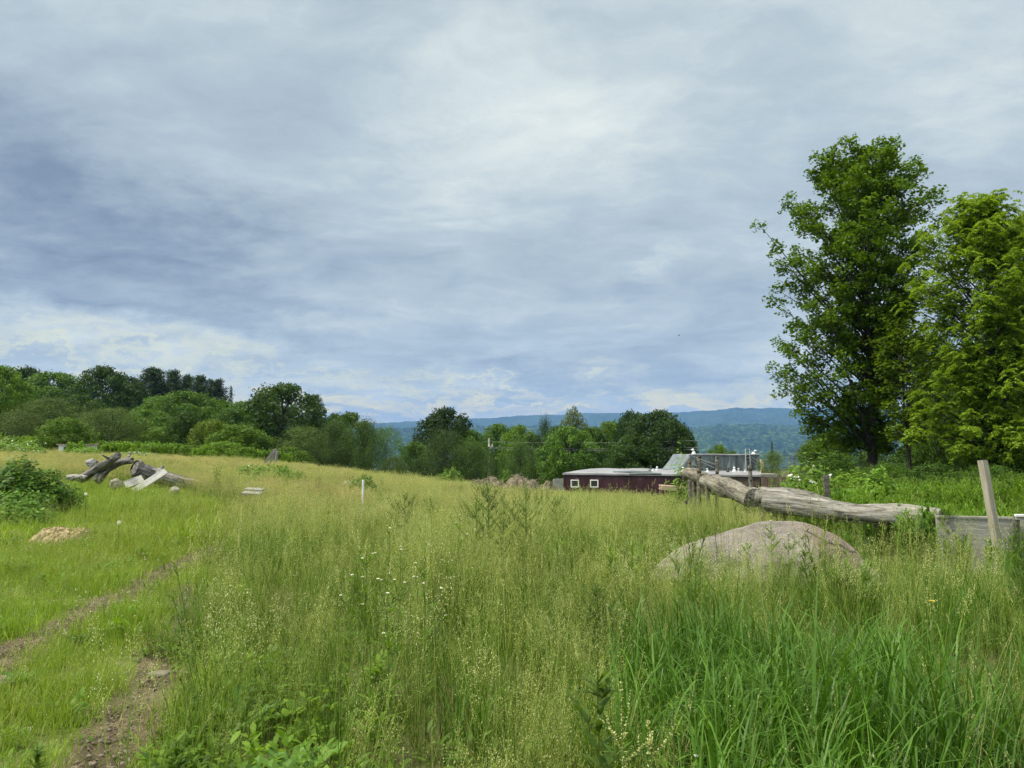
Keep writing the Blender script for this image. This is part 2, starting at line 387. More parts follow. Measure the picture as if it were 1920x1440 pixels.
RUT_L = [(-4.3, 2.6), (-3.95, 4.0), (-3.72, 5.3), (-3.88, 6.6), (-4.2, 8.2), (-4.6, 10.1), (-4.85, 12.0), (-5.2, 14)]
RUT_R = [(-1.75, 2.0), (-1.95, 3.0), (-2.08, 4.0), (-2.4, 5.2), (-2.85, 6.4), (-3.3, 7.6), (-3.8, 9.2)]
def seg_dist(x, y, poly):
    best = np.full(np.shape(x), 1e9)
    for (ax, ay), (bx, by) in zip(poly[:-1], poly[1:]):
        vx, vy = bx - ax, by - ay; L2 = vx * vx + vy * vy
        t = np.clip(((x - ax) * vx + (y - ay) * vy) / L2, 0, 1)
        best = np.minimum(best, np.hypot(x - ax - t * vx, y - ay - t * vy))
    return best
def make_rut(poly, w, label):
    P = []
    for (a, b) in zip(poly[:-1], poly[1:]):
        for t in np.linspace(0, 1, 14, endpoint=False): P.append((a[0] + (b[0] - a[0]) * t, a[1] + (b[1] - a[1]) * t))
    P = np.array(P); T = np.gradient(P, axis=0); T /= np.linalg.norm(T, axis=1)[:, None]; Nn = np.stack([-T[:, 1], T[:, 0]], -1)
    m = MB(); cols = 17; V = []
    for i, (p, n) in enumerate(zip(P, Nn)):
        wl = w * (1 + 0.14 * math.sin(i * 0.23) + 0.07 * math.sin(i * .61 + 1) + random.uniform(-.02, .02)) * min(1, (len(P) - i) / 18 + .15)
        for j in range(cols):
            s = (j / (cols - 1) * 2 - 1); x, y = p + n * s * wl / 2
            V.append((x, y, gzf(x, y) + 0.008 + 0.016 * (abs(s) ** 1.5) + (random.uniform(-.014, .016) if abs(s) < .98 else -0.012)))
    k = len(P)
    Fc = [(i * cols + j, i * cols + j + 1, (i + 1) * cols + j + 1, (i + 1) * cols + j) for i in range(k - 1) for j in range(cols - 1)]
    m.add(V, Fc, 0, 0.5, True)
    tag(link('path', m.mesh('path', M_soil)), label, kind='structure')
make_rut(RUT_L, 0.46, 'bare earth wheel rut running up the left side to the far grass')
make_rut(RUT_R, 0.40, 'bare brown wheel rut nearest the tall meadow grass')

def hill(name, d0, d1, d2, prof, amp, seed, label, crown):
    rg = np.random.default_rng(seed)
    azs = np.linspace(R(-62), R(62), 700); rs = np.concatenate([np.linspace(d0, d1, 46), np.linspace(d1, d2, 10)[1:]])
    pxs = 960 + F * np.tan(azs); yy = np.interp(pxs, [p[0] for p in prof], [p[1] for p in prof])
    crest = EYE + (845 - yy) / F * d1 / 1.0
    wob = sum(a * np.sin(azs * k + rg.uniform(0, 6)) for k, a in ((60, 0.010), (130, 0.006), (290, 0.003), (23, .015)))
    V = []
    for r in rs:
        t = (r - d0) / (d1 - d0) if r <= d1 else 1 - 0.8 * (r - d1) / (d2 - d1)
        tt = np.clip(t, 0, 1); base = -60
        fold = amp * np.sin(azs * 38 + r * 0.0016 + seed) * np.sin(tt * 3.1) + amp * 0.5 * np.sin(azs * 85 - r * 0.002) * np.sin(tt * 3.1)
        h = base + (crest * (1 + wob) - base) * (tt ** 0.85 if r <= d1 else tt) + fold
        h = h + rg.normal(0, crown, len(azs))
        V.append(np.stack([r * np.sin(azs), r * np.cos(azs), h], -1))
    V = np.concatenate(V); n = len(azs)
    Fc = [(i * n + j, i * n + j + 1, (i + 1) * n + j + 1, (i + 1) * n + j) for i in range(len(rs) - 1) for j in range(n - 1)]
    me = bpy.data.meshes.new(name); me.from_pydata(V.tolist(), [], Fc); me.polygons.foreach_set('use_smooth', [True] * len(Fc))
    m, t, o = newmat(name); pos = t.new('ShaderNodeNewGeometry').outputs['Position']
    vd = t.voro(pos, 0.032); n1 = t.noise(pos, 0.004, 6, 0.6)
    c = t.ramp(vd, [(0.0, (0.12, 0.20, 0.05)), (0.4, (0.035, 0.07, 0.02)), (0.8, (0.004, 0.010, 0.004))])
    c = t.mix(t.smooth(n1, 0.4, 0.62), c, t.mix(1.0, c, (0.5, 0.62, 0.6), 'MULTIPLY'))
    p = t.new('ShaderNodeBsdfDiffuse'); t.l.new(c, p.inputs[0]); t.l.new(p.outputs[0], o.inputs[0]); me.materials.append(m)
    return tag(link(name, me), label, kind='structure')
hill('hills', 6000, 9000, 10500, [(-3000, 830), (0, 815), (500, 800), (700, 794), (800, 789), (900, 785), (1000, 778), (1100, 775), (1200, 777), (1290, 776), (1340, 771), (1380, 767), (1430, 769), (1500, 770), (1700, 772), (1920, 780), (4000, 800)], 22, 3,
     'blue distant ridge along the horizon', 2.2)
hill('hills', 3300, 5000, 6200, [(-3000, 840), (500, 812), (760, 803), (900, 800), (1100, 800), (1290, 805), (1340, 800), (1420, 797), (1480, 803), (1600, 815), (1920, 820), (4000, 830)], 16, 5,
     'forested lower hillside below the blue ridge', 5.5)
# lake
m, t, o = newmat('water'); p = t.new('ShaderNodeBsdfPrincipled'); p.inputs['Base Color'].default_value = (0.05, 0.08, 0.1, 1)
p.inputs['Roughness'].default_value = 0.12; t.l.new(p.outputs[0], o.inputs[0])
mb = MB(); A = np.linspace(R(14), R(40), 60)
V = [(r * math.sin(a), r * math.cos(a), -44.0) for r0, r1 in ((2300 , 3150),) for a in A for r in (r0 + 120 * math.sin(a * 31), r1 + 60 * math.sin(a * 47))]
mb.add(V, [(2 * i, 2 * i + 1, 2 * i + 3, 2 * i + 2) for i in range(len(A) - 1)])
tag(link('lake', mb.mesh('lake', m)), 'sliver of pale lake water in the valley', kind='structure')
# haze
HAZE = 0.000082
m, t, o = newmat('haze'); pv = t.new('ShaderNodeVolumePrincipled'); pv.inputs['Density'].default_value = HAZE
pv.inputs['Color'].default_value = (0.26, 0.50, 1.0, 1); pv.inputs['Anisotropy'].default_value = 0.0
t.l.new(pv.outputs[0], o.inputs['Volume'])
mb = MB(); mb.box((0, 0, 210), (30000, 30000, 620))
hz = tag(link('haze', mb.mesh('haze', m)), 'thin blue air that fades the far hills', kind='stuff')

M_oldbark = noise_mat('old_bark', [(0.35, (0.045, 0.041, 0.037)), (0.52, (0.15, 0.142, 0.13)), (0.70, (0.32, 0.31, 0.29))], 6, 9, stretch=(0.5, 2, 2), bump=1.0, tint=True)
# ------------------------------------------------------------------ scattered ground cover (stuff)
def proto_col(name, meshes):
    c = bpy.data.collections.new(name)
    for i, me in enumerate(meshes):
        o = bpy.data.objects.new('%s_%02d' % (name, i), me); c.objects.link(o)
    return c
def scatter(name, label, meshes, X, Y, scale, tilt=0.12, zoff=-0.02, sxy=None, Z=None):
    n = len(X)
    if n == 0: return
    me = bpy.data.meshes.new(name); me.vertices.add(n)
    Z = gz(X, Y) + zoff if Z is None else Z
    me.vertices.foreach_set('co', np.stack([X, Y, Z], -1).astype(np.float32).reshape(-1))
    rot = np.stack([rng.normal(0, tilt, n), rng.normal(0, tilt, n), rng.uniform(0, 6.283, n)], -1).astype(np.float32)
    sxy = scale if sxy is None else sxy
    scl = np.stack([sxy, sxy, scale], -1).astype(np.float32)
    a = me.attributes.new('rot', 'FLOAT_VECTOR', 'POINT'); a.data.foreach_set('vector', rot.reshape(-1))
    a = me.attributes.new('scl', 'FLOAT_VECTOR', 'POINT'); a.data.foreach_set('vector', scl.reshape(-1))
    a = me.attributes.new('idx', 'INT', 'POINT'); a.data.foreach_set('value', rng.integers(0, len(meshes), n).astype(np.int32))
    o = link(name, me); tag(o, label, kind='stuff')
    ng = bpy.data.node_groups.new(name + '_scatter', 'GeometryNodeTree')
    ng.interface.new_socket('Geometry', in_out='INPUT', socket_type='NodeSocketGeometry')
    ng.interface.new_socket('Geometry', in_out='OUTPUT', socket_type='NodeSocketGeometry')
    N = ng.nodes; L = ng.links
    gi = N.new('NodeGroupInput'); go = N.new('NodeGroupOutput'); ip = N.new('GeometryNodeInstanceOnPoints')
    ci = N.new('GeometryNodeCollectionInfo'); ci.inputs['Collection'].default_value = proto_col(name + '_kinds', meshes)
    ci.inputs['Separate Children'].default_value = True
    def na(nm, ty):
        q = N.new('GeometryNodeInputNamedAttribute'); q.data_type = ty; q.inputs['Name'].default_value = nm; return q.outputs[0]
    L.new(gi.outputs[0], ip.inputs['Points']); L.new(ci.outputs[0], ip.inputs['Instance']); ip.inputs['Pick Instance'].default_value = True
    L.new(na('idx', 'INT'), ip.inputs['Instance Index']); L.new(na('rot', 'FLOAT_VECTOR'), ip.inputs['Rotation']); L.new(na('scl', 'FLOAT_VECTOR'), ip.inputs['Scale'])
    L.new(ip.outputs[0], go.inputs[0])
    md = o.modifiers.new('scatter', 'NODES'); md.node_group = ng
    return o

U = lambda a, b, n: rng.uniform(a, b, n)
def disc(n, r):
    a = U(0, 6.283, n); q = r * np.sqrt(rng.random(n)); return np.stack([q * np.cos(a), q * np.sin(a), 0 * a], -1)

def panicle(sp, P, head, size, nsp, spread, mat=2, branches=True):
    """airy seed heads along the top of stems P (N,S+1,3)"""
    top = P[:, -1]; low = P[:, -2]; d = top - low; d /= np.linalg.norm(d, axis=1)[:, None]
    N = len(top); t = rng.random((N, nsp)) ** 0.8
    hl = head[:, None] * t
    rr = spread * (0.25 + 0.75 * np.sin(np.pi * np.clip(1 - t, 0.05, 1) * 0.8)) * rng.random((N, nsp)) ** 0.5
    a = U(0, 6.283, (N, nsp))
    C = top[:, None] - d[:, None] * (head[:, None] - hl)[..., None] + np.stack([rr * np.cos(a), rr * np.sin(a), rr * 0.35], -1)
    C2 = C.reshape(-1, 3)
    sp.add(leafquads(C2, sph(len(C2)), U(0.7, 1.3, len(C2)) * size, 0.55, up=np.array([0, 0, 1.0])), mat)
    if branches:
        k = max(3, nsp // 6); A = (top[:, None] - d[:, None] * (head[:, None] * (1 - t[:, :k]) + 0.02)[..., None]); B = C[:, :k]
        w = np.array([0.0005, 0.0005, 0]); A = A.reshape(-1, 3); B = B.reshape(-1, 3)
        sp.add(np.stack([A - w, A + w, B + w, B - w], 1), 1)

def meadow(seed, H=0.75, nst=22, nbl=34, rad=0.16, hw=0.0026, bw=0.0048, sp_size=0.0075, nsp=22, spread=0.032, headf=0.24, dens=1.0, mats=(M_blade, M_stem, M_seed)):
    s = Soup()
    L = U(0.68, 1.1, nst) * H
    q, P = ribbons(disc(nst, rad), U(0, 6.28, nst), L, U(0.0, 0.18, nst), U(0, 0.45, nst), U(0.8, 1.2, nst) * hw, 4, 2.0, 'stem')
    s.add(q, 1, np.repeat(rng.random(nst), 4))
    panicle(s, P, L * headf, sp_size, nsp, spread)
    L = U(0.35, 0.85, nbl) * H * 0.85
    q, _ = ribbons(disc(nbl, rad), U(0, 6.28, nbl), L, U(0.03, 0.4, nbl), U(0.2, 1.5, nbl), U(0.7, 1.3, nbl) * bw, 4, 1.8)
    s.add(q, 0, np.repeat(rng.random(nbl), 4))
    # culm leaves: shorter blades leaving the stems half way up
    nb = nst; i = rng.integers(0, nst, nb); B = P[i, 2]
    q, _ = ribbons(B, U(0, 6.28, nb), U(.12, .22, nb) * H / .75, U(0.3, 0.7, nb), U(0.2, 1.2, nb), U(.6, 1., nb) * bw * .8, 3, 1.5)
    s.add(q, 0, np.repeat(rng.random(nb), 3))
    return s.mesh('meadow_clump', *mats)

def spike_grass(seed, H=0.95, nst=6):
    """timothy / foxtail like stems with dense narrow spikes"""
    s = Soup(); L = U(0.8, 1.1, nst) * H
    q, P = ribbons(disc(nst, 0.1), U(0, 6.28, nst), L, U(0, 0.14, nst), U(0, 0.4, nst), np.full(nst, 0.0028), 5, 2.0, 'stem')
    s.add(q, 0)
    for k in range(nst):
        d = P[k, -1] - P[k, -2]; d /= np.linalg.norm(d); n = 60; t = rng.random(n); a = U(0, 6.28, n); rr = 0.0045 * np.sin(np.pi * np.clip(t, .06, .97)) ** .5
        C = P[k, -1] + d * (t * 0.085 - 0.01)[:, None] + np.stack([rr * np.cos(a), rr * np.sin(a), 0 * a], -1)
        s.add(leafquads(C, sph(n), 0.008, 0.5, up=d[None]), 1)
    nb = nst * 3
    q, _ = ribbons(P[rng.integers(0, nst, nb), rng.integers(0, 3, nb)], U(0, 6.28, nb), U(.18, .35, nb), U(.15, .5, nb), U(.1, .9, nb), U(.004, .007, nb), 4)
    s.add(q, 0); return s.mesh('spike_clump', M_fern, M_seed)

def wide(seed, H=0.75, n=38, rad=0.17):
    s = Soup(); L = U(0.6, 1.15, n) * H
    bent = rng.random(n) < 0.75
    q, _ = ribbons(disc(n, rad), U(0, 6.28, n), L, U(0.0, 0.36, n), np.where(bent, U(1.6, 3.0, n), U(0.1, 0.6, n)), U(0.007, 0.015, n), 8, np.where(bent, U(2.2, 5.0, n), 2.0)[:, None])
    s.add(q, 0, np.repeat(rng.random(n), 8))
    nb = n // 2; q, _ = ribbons(disc(nb, rad), U(0, 6.28, nb), U(.2, .45, nb) * H, U(0.1, .6, nb), U(.3, 1.5, nb), U(0.006, 0.010, nb), 5)
    s.add(q, 0, np.repeat(rng.random(nb), 5)); return s.mesh('wide_clump', M_wide)

def short(seed, H=0.16, n=60, rad=0.16, w=0.004, mats=(M_short, M_stem, M_seed), heads=3):
    s = Soup(); L = U(0.4, 1.2, n) * H
    q, _ = ribbons(disc(n, rad), U(0, 6.28, n), L, U(0.0, 0.6, n), U(0.1, 1.3, n), U(0.6, 1.3, n) * w, 3, 1.6)
    s.add(q, 0, np.repeat(rng.random(n), 3))
    if heads:
        L = U(1.2, 2.2, heads) * H
        q, P = ribbons(disc(heads, rad), U(0, 6.28, heads), L, U(0, .2, heads), U(0, .5, heads), np.full(heads, .0018), 3, 2, 'stem')
        s.add(q, 1); panicle(s, P, L * .25, .006, 12, .02, branches=False)
    return s.mesh('short_clump', *mats)

def herb(seed, H=0.2, n=26, rad=0.12, ll=0.09, lw=0.03, mat=M_gold):
    """low broad-leaved weeds: clover, plantain and the like"""
    s = Soup(); L = U(0.6, 1.2, n) * ll
    B = disc(n, rad); B[:, 2] = U(0, H, n)
    q, _ = ribbons(B, U(0, 6.28, n), L, U(0.5, 1.2, n), U(0.2, 1.0, n), U(.7, 1.2, n) * lw, 4, 1.3, 'leaf')
    s.add(q, 0, np.repeat(rng.random(n), 4))
    k = n // 2; q, _ = ribbons(disc(k, rad), U(0, 6.28, k), U(.5, 1, k) * H, U(0, .3, k), U(0, .3, k), np.full(k, .0025), 2, 1, 'stem'); s.add(q, 0)
    return s.mesh('herb_clump', mat)

def stalks(seed, H=0.9, ns=7, nl=34, rad=0.18, ll=0.11, lw=0.016, mat=M_gold, droop=0.6):
    """goldenrod-like leafy stalks"""
    s = Soup(); L = U(0.75, 1.1, ns) * H
    q, P = ribbons(disc(ns, rad), U(0, 6.28, ns), L, U(0, .12, ns), U(0, .25, ns), np.full(ns, .006), 6, 1.5, 'stem'); s.add(q, 0, .2)
    for k in range(ns):
        t = rng.random(nl) ** 0.7 * 5.99; i = t.astype(int); f = (t - i)[:, None]; B = P[k, i] * (1 - f) + P[k, np.minimum(i + 1, 6)] * f
        sz = 0.55 + 0.6 * np.sin(np.clip(t / 6, 0, 1) * 3.0)
        q, _ = ribbons(B, U(0, 6.28, nl), U(.8, 1.2, nl) * ll * sz, U(.35, .9, nl), U(.3, 1.2, nl) * droop, U(.8, 1.2, nl) * lw * sz, 3, 1.2, 'leaf')
        s.add(q, 0, np.repeat(rng.random(nl), 3))
    return s.mesh('stalk_clump', mat)

# zones -------------------------------------------------------------
def in_view(X, Y, margin=1.25): return np.abs(X) < 0.72 * Y * margin + 1.2
# left edge of the tall meadow: x as a function of y
EDGE_Y = [0, 2, 3.9, 5.7, 7.5, 11, 15, 20, 27, 34]; EDGE_X = [-1.3, -1.45, -1.8, -2.45, -3.0, -4.0, -5.2, -7.5, -13, -60]
def tallmask(X, Y): return X > np.interp(Y, EDGE_Y, EDGE_X) + 0.25 * np.sin(Y * 1.7) + 0.15 * np.sin(Y * 4.1)
def widemask(X, Y):
    lo = 0.50 + 0.12 * np.sin(Y * 3) + 0.02 * Y; px = X / Y
    hi = np.interp(px, [0.1, 0.2, 0.35, 0.5, 0.7, 0.9], [4.6, 5.2, 5.0, 4.4, 3.5, 3.0]) + 0.25 * np.sin(X * 5)
    return (X > lo) & (Y < hi)
ROCK_C = (0.0, 0.0)
def weedzone(X, Y): return (Y > 9) & (X > np.interp(Y, [9, 12.5, 16, 20, 27], [5.8, 5.1, 5.4, 6.4, 9.2]))
def rockmask(X, Y): return weedzone(X, Y) | ((((X - 3.25) / 1.45) ** 2 + ((Y - 9.4) / 0.95) ** 2) < 1)
def bldmask(X, Y): return (Y > 43.5) & (Y < 62) & (X > 2.5) & (X < 18)
def rutclear(X, Y, m=0.2): return (seg_dist(X, Y, RUT_L) > m) & (seg_dist(X, Y, RUT_R) > m)
def cand(y0, y1, dens, margin=1.25):
    h = 0.72 * y1 * margin + 1.2; n = int(dens * 2 * h * (y1 - y0))
    X = U(-h, h, n); Y = U(y0, y1, n); k = in_view(X, Y, margin); return X[k], Y[k]
def pnoise(X, Y, s, o=0.0):
    return 0.5 + 0.25 * (np.sin(X * s + 1.7 + o + 1.3 * np.sin(Y * s * 0.7 + o)) + np.sin(Y * s * 1.3 + 0.4 + o + 1.1 * np.sin(X * s * 0.6)))

near_m = [meadow(i, H=U(.70, .92, 1)[0], nst=int(U(8, 20, 1)[0]), nbl=46) for i in range(6)] + [meadow(7, .85, nst=26, nbl=20, spread=.06, nsp=40, headf=.35), meadow(8, .6, nst=3, nbl=90, bw=.006, rad=.2), meadow(9, .7, nst=4, nbl=70, bw=.0065, rad=.18)]
mid_m = [meadow(i, H=U(.62, .82, 1)[0], nst=26, nbl=40, rad=.24, hw=.0035, bw=.0065, sp_size=.014, nsp=16, spread=.045) for i in range(5)] + [meadow(31, .75, nst=5, nbl=80, rad=.3, bw=.010), meadow(32, .6, nst=8, nbl=90, rad=.35, bw=.012)]
dry_m = [meadow(i, H=U(.55, .7, 1)[0], nst=42, nbl=26, rad=.30, hw=.0045, bw=.007, sp_size=.022, nsp=13, spread=.05, mats=(M_blade, M_dry, M_dry)) for i in range(5)]
low_m = [meadow(i, H=U(.36, .5, 1)[0], nst=20, nbl=26, rad=.15, sp_size=.0075, nsp=30, spread=.05, headf=.4) for i in range(4)]
wide_m = [wide(i, H=U(.66, .82, 1)[0]) for i in range(6)]
short_m = [short(i) for i in range(6)]
shortf_m = [short(i, H=.24, n=60, rad=.26, w=.009, heads=6) for i in range(4)]
herb_m = [herb(i) for i in range(5)] + [herb(9, .12, 20, .12, .05, .03, M_fern)]
gold_m = [stalks(i) for i in range(5)]
spike_m = [spike_grass(i) for i in range(4)]

# near and middle meadow
X, Y = cand(1.5, 13, 24)
k = tallmask(X, Y) & ~widemask(X, Y) & ~rockmask(X, Y) & ~((Y < 2.6) & (rng.random(len(X)) < .5)); X, Y = X[k], Y[k]; k = ~((X > -1.45) & (X < -.75) & (Y > 2.0) & (Y < 3.7) & (rng.random(len(X)) < .85)); X, Y = X[k], Y[k]
h = np.clip(0.74 + 0.6 * (pnoise(X, Y, 1.6) - .5) + .35 * (pnoise(X, Y, .7, 5) - .5) + U(-.2, .25, len(X)), .35, 1.2) * np.interp(Y, [1.5, 3.0, 4.5, 7], [.5, .66, .95, 1.15])
near_rock = (((X - 3.25) / 2.0) ** 2 + ((Y - 8.6) / 1.5) ** 2) < 1; h = h * np.where(widemask(X, Y - .0), 1, 1); h = np.where(near_rock, h * .78, h); h = np.where((Y > 7.6) & (X > 3.9), h * .62, h); h = np.where((Y > 6.6) & (X > 4.7), h * .6, h)
scatter('meadow_grass', 'tall fine meadow grass with airy pale seed heads filling the near field', near_m, X, Y, h)
X, Y = cand(1.2, 3.2, 20); k = (X > -.7) & (X < .6) ; X, Y = X[k], Y[k]
scatter('seeding_grass', 'pale feathery seed heads low along the front of the field', low_m, X, Y, U(.7, 1.15, len(X)))
X, Y = cand(12.5, 30, 9)
k = tallmask(X, Y) & ~rockmask(X, Y) ; X, Y = X[k], Y[k]; dryp = pnoise(X, Y, .5, 2) * .5 + .5 * (X < 2)
k = rng.random(len(X)) > dryp * .42
scatter('meadow_grass', 'olive green meadow grass across the middle of the field', mid_m, X[k], Y[k], U(.7, 1.1, k.sum()) * (.7 + .6 * pnoise(X[k], Y[k], 1.1, 3)))
scatter('dry_grass', 'straw coloured stems among the middle meadow grass', dry_m, X[~k], Y[~k], U(.75, 1.1, (~k).sum()))
X, Y = cand(30, 64, 3.2, 1.15)
k = ~bldmask(X, Y) & ~((X > .38 * Y) & (Y > 30)); X, Y = X[k], Y[k]
k = rng.random(len(X)) < np.interp(X / Y, [-.7, -.2, .1, .3], [.12, .3, .6, .8])
scatter('meadow_grass', 'green grass at the far crest of the field', mid_m, X[k], Y[k], U(.7, 1.0, k.sum()), sxy=U(1.1, 1.7, k.sum()))
scatter('dry_grass', 'yellow tan dry grass on the far left rise of the field', dry_m, X[~k], Y[~k], U(.55, .85, (~k).sum()), sxy=U(1.0, 1.5, (~k).sum()))
# dark wide-bladed patch
X, Y = cand(1.5, 5.6, 34); k = widemask(X, Y); X, Y = X[k], Y[k]
scatter('wide_grass', 'dense dark green broad bladed grass in the right foreground', wide_m, X, Y, U(.62, 1.1, len(X)) * (.8 + .4 * pnoise(X, Y, 3.1)) * np.interp(Y, [1.5, 2.4, 3.2], [.75, .95, 1.05]), tilt=.08)
X, Y = cand(3.0, 10, 2.2); k = tallmask(X, Y) & ~rockmask(X, Y) & (X > -1); X, Y = X[k], Y[k]
scatter('wide_grass', 'scattered broad green blades among the meadow grass', wide_m, X, Y, U(.7, 1.05, len(X)), sxy=U(.5, .9, len(X)))
# short grass at the left
X, Y = cand(2.0, 13, 70); k = ~tallmask(X, Y - .15) & rutclear(X, Y, .19) & (seg_dist(X, Y, RUT_L) > .25) & (np.hypot(X + 7.6, (Y - 12.5) * .8) > .52) ; X, Y = X[k], Y[k]
scatter('short_grass', 'short bright green grass beside the wheel ruts', short_m, X, Y, U(.6, 1.35, len(X)) * (0.7 + .7 * pnoise(X, Y, 2.1, 1)))
X, Y = cand(2.0, 12, 22); k = ~tallmask(X, Y) & ~rutclear(X, Y, .20) & rutclear(X, Y, .07); X, Y = X[k], Y[k]
scatter('short_grass', 'thin wisps of grass at the edges of the wheel ruts', short_m, X, Y, U(.3, .8, len(X)))
X, Y = cand(12.5, 34, 14); k = ~tallmask(X, Y); X, Y = X[k], Y[k]
scatter('short_grass', 'green turf reaching from the ruts to the log pile', shortf_m, X, Y, np.where(np.hypot(X + 13.5, (Y - 22) * .7) < 5, .8, 1) * U(.7, 1.5, len(X)) * (0.7 + .8 * pnoise(X, Y, 1.1, 1)))
X, Y = cand(2.2, 13, 9); k = ~tallmask(X, Y) & rutclear(X, Y, .12) & (pnoise(X, Y, 1.9, 4) > .42); X, Y = X[k], Y[k]
scatter('clover', 'low leafy weeds in the short grass by the ruts', herb_m, X, Y, U(.5, 1.0, len(X)))
X, Y = cand(1.6, 4.6, 34); k = tallmask(X, Y) & (X < .3) & ~((Y > 3.8) & (X > -1.1)); X, Y = X[k], Y[k]
scatter('low_weeds', 'dark leafy weeds under the seed heads in the front of the field', [herb(20 + i, .16, 40, .13, .06, .02, M_fern if i % 2 else M_gold) for i in range(5)], X, Y, U(.6, 1.3, len(X)))
X, Y = cand(2.6, 9, 2.2); k = ~tallmask(X, Y) & rutclear(X, Y, .25); X, Y = X[k], Y[k]
scatter('tuft_grass', 'taller tufts standing in the short grass left of the meadow', near_m, X, Y, U(.3, .55, len(X)))
X, Y = cand(1.6, 5.4, 6); k = widemask(X, Y - .1); X, Y = X[k], Y[k]
scatter('dead_stems', 'tawny dead stems and thin blades mixed into the broad bladed patch', [meadow(90 + i, .78, nst=4, nbl=7, spread=.03, nsp=18, mats=(M_dry, M_dry, M_seed)) for i in range(3)], X, Y, U(.7, 1.15, len(X)))
# leafy weeds and taller pale panicles mixed through the meadow
X, Y = cand(3.4, 26, .45); k = tallmask(X, Y) & ~rockmask(X, Y) & ~widemask(X, Y) & (pnoise(X, Y, .8, 6) > .45); X, Y = X[k], Y[k]
scatter('meadow_weeds', 'darker leafy weeds mixed through the middle of the meadow', [stalks(60 + i, .8, 5, 30, .14, .09, .013, M_fern) for i in range(3)] + [stalks(66, .7, 6, 34, .16, .10, .018, M_gold)], X, Y, U(.75, 1.2, len(X)))
X, Y = cand(3.2, 18, 2.6); k = tallmask(X, Y) & ~rockmask(X, Y) & ~widemask(X, Y) & (pnoise(X, Y, 1.3, 8) > .5) & ~((Y > 6.5) & (X > 2)); X, Y = X[k], Y[k]
M_pale = leaf_mat('pale_panicle', (0.42, 0.46, 0.20), (0.68, 0.70, 0.40), 0.35)
scatter('pale_panicles', 'pale feathery seed heads standing above the meadow in patches', [meadow(70 + i, .92, nst=9, nbl=8, spread=.05, nsp=46, headf=.3, sp_size=.009, mats=(M_blade, M_stem, M_pale)) for i in range(4)], X, Y, U(.8, 1.1, len(X)))
X, Y = cand(2.0, 6.5, 26); k = tallmask(X, Y) & (X < -.6) & ~tallmask(X - .9, Y); X, Y = X[k], Y[k]
scatter('low_weeds', 'dense broad leaved weeds along the tall grass edge by the right rut', [herb(40 + i, .14, 34, .13, .055, .024, M_gold if i % 2 else M_fern) for i in range(4)], X, Y, U(.6, 1.4, len(X)))
# spiky timothy
X, Y = cand(3.2, 14, .9); k = tallmask(X, Y) & ~rockmask(X, Y) & ~widemask(X, Y); X, Y = X[k], Y[k]
scatter('timothy_grass', 'taller timothy stems with narrow spikes above the meadow', spike_m, X, Y, U(.8, 1.12, len(X)))
# leafy weeds behind the fallen logs
X, Y = cand(9, 20, 15, 1.3); k = (X > np.interp(Y, [9, 12.5, 16, 20, 27], [5.6, 4.9, 5.2, 6.2, 9.0])) & (X < Y * 1.0) & ~((Y < 10.6) & (X > 5.4) & (Y > 8.6) & (X < 5.0)); X, Y = X[k], Y[k]
scatter('weed_bed', 'bright green leafy weed bed behind the log fence', gold_m + [stalks(7, .8, 9, 40, .25, .16, .035, M_vine), stalks(8, 1.0, 6, 50, .25, .12, .03, M_gold)], X, Y, U(.45, .9, len(X)) * (.6 + .8 * pnoise(X, Y, .9, 2)))
X, Y = cand(19.5, 40, 4, 1.3); k = (X > Y * .40) & (X < Y * 1.0); X, Y = X[k], Y[k]
scatter('undergrowth', 'darker undergrowth below the tall trees at the right', [stalks(i, 1.1, 9, 30, .35, .16, .05, M_fern) for i in range(3)], X, Y, U(.4, .8, len(X)))
X, Y = cand(56, 66, 1.3, 1.15); k = (X < -.30 * Y) & (pnoise(X, Y, .5, 3) > .38); X, Y = X[k], Y[k]
scatter('undergrowth', 'low yellow green growth along the foot of the left treeline', [stalks(i, 1.3, 12, 26, .6, .25, .12, M_gold) for i in range(3)], X, Y, U(.35, 1.0, len(X)))
# clover heads
me = Soup(); C = disc(10, .3); C[:, 2] = U(.06, .2, 10); me.add(leafquads(np.repeat(C, 8, 0) + rng.normal(0, .006, (80, 3)), sph(80), .008, .8), 0)
X, Y = cand(2.6, 14, 2.5); k = ~tallmask(X, Y) & rutclear(X, Y, .2) & (pnoise(X, Y, 1.2, 3) > .5); X, Y = X[k], Y[k]
scatter('clover_heads', 'tiny white clover heads dotted through the short grass', [me.mesh('clover_heads', M_petal)], X, Y, U(.8, 1.2, len(X)))

# litter in the ruts: dead straw, crumbs of earth and pebbles
M_crumb = noise_mat('earth_crumb', [(0.3, (0.06, 0.042, 0.028)), (0.7, (0.26, 0.22, 0.17))], 20, bump=0, coord='World')
M_straw_d = leaf_mat('dead_straw', (0.13, 0.10, 0.05), (0.34, 0.28, 0.15), 0.1)
lit = []
for i in range(4):
    s = Soup(); n = 60; C = disc(n, .16); C[:, 2] = U(.004, .02, n)
    q, _ = ribbons(C, U(0, 6.28, n), U(.04, .16, n), U(1.2, 1.55, n), U(0, .25, n), U(.0015, .003, n), 3); s.add(q, 0)
    n = 40; s.add(leafquads(disc(n, .17) + np.array([0, 0, .008]), sph(n) * .4 + np.array([0, 0, 1.0]), U(.012, .03, n), .9), 1)
    lit.append(s.mesh('litter', M_straw_d, M_crumb))
X, Y = cand(2.0, 12, 90); k = ~rutclear(X, Y, .19); X, Y = X[k], Y[k]; k = rng.random(len(X)) < .16; X, Y = X[k], Y[k]
scatter('rut_litter', 'dead straw and crumbs of earth lying in the wheel ruts', lit, X, Y, U(.6, 1.2, len(X)), zoff=.012, tilt=.03)
peb = []
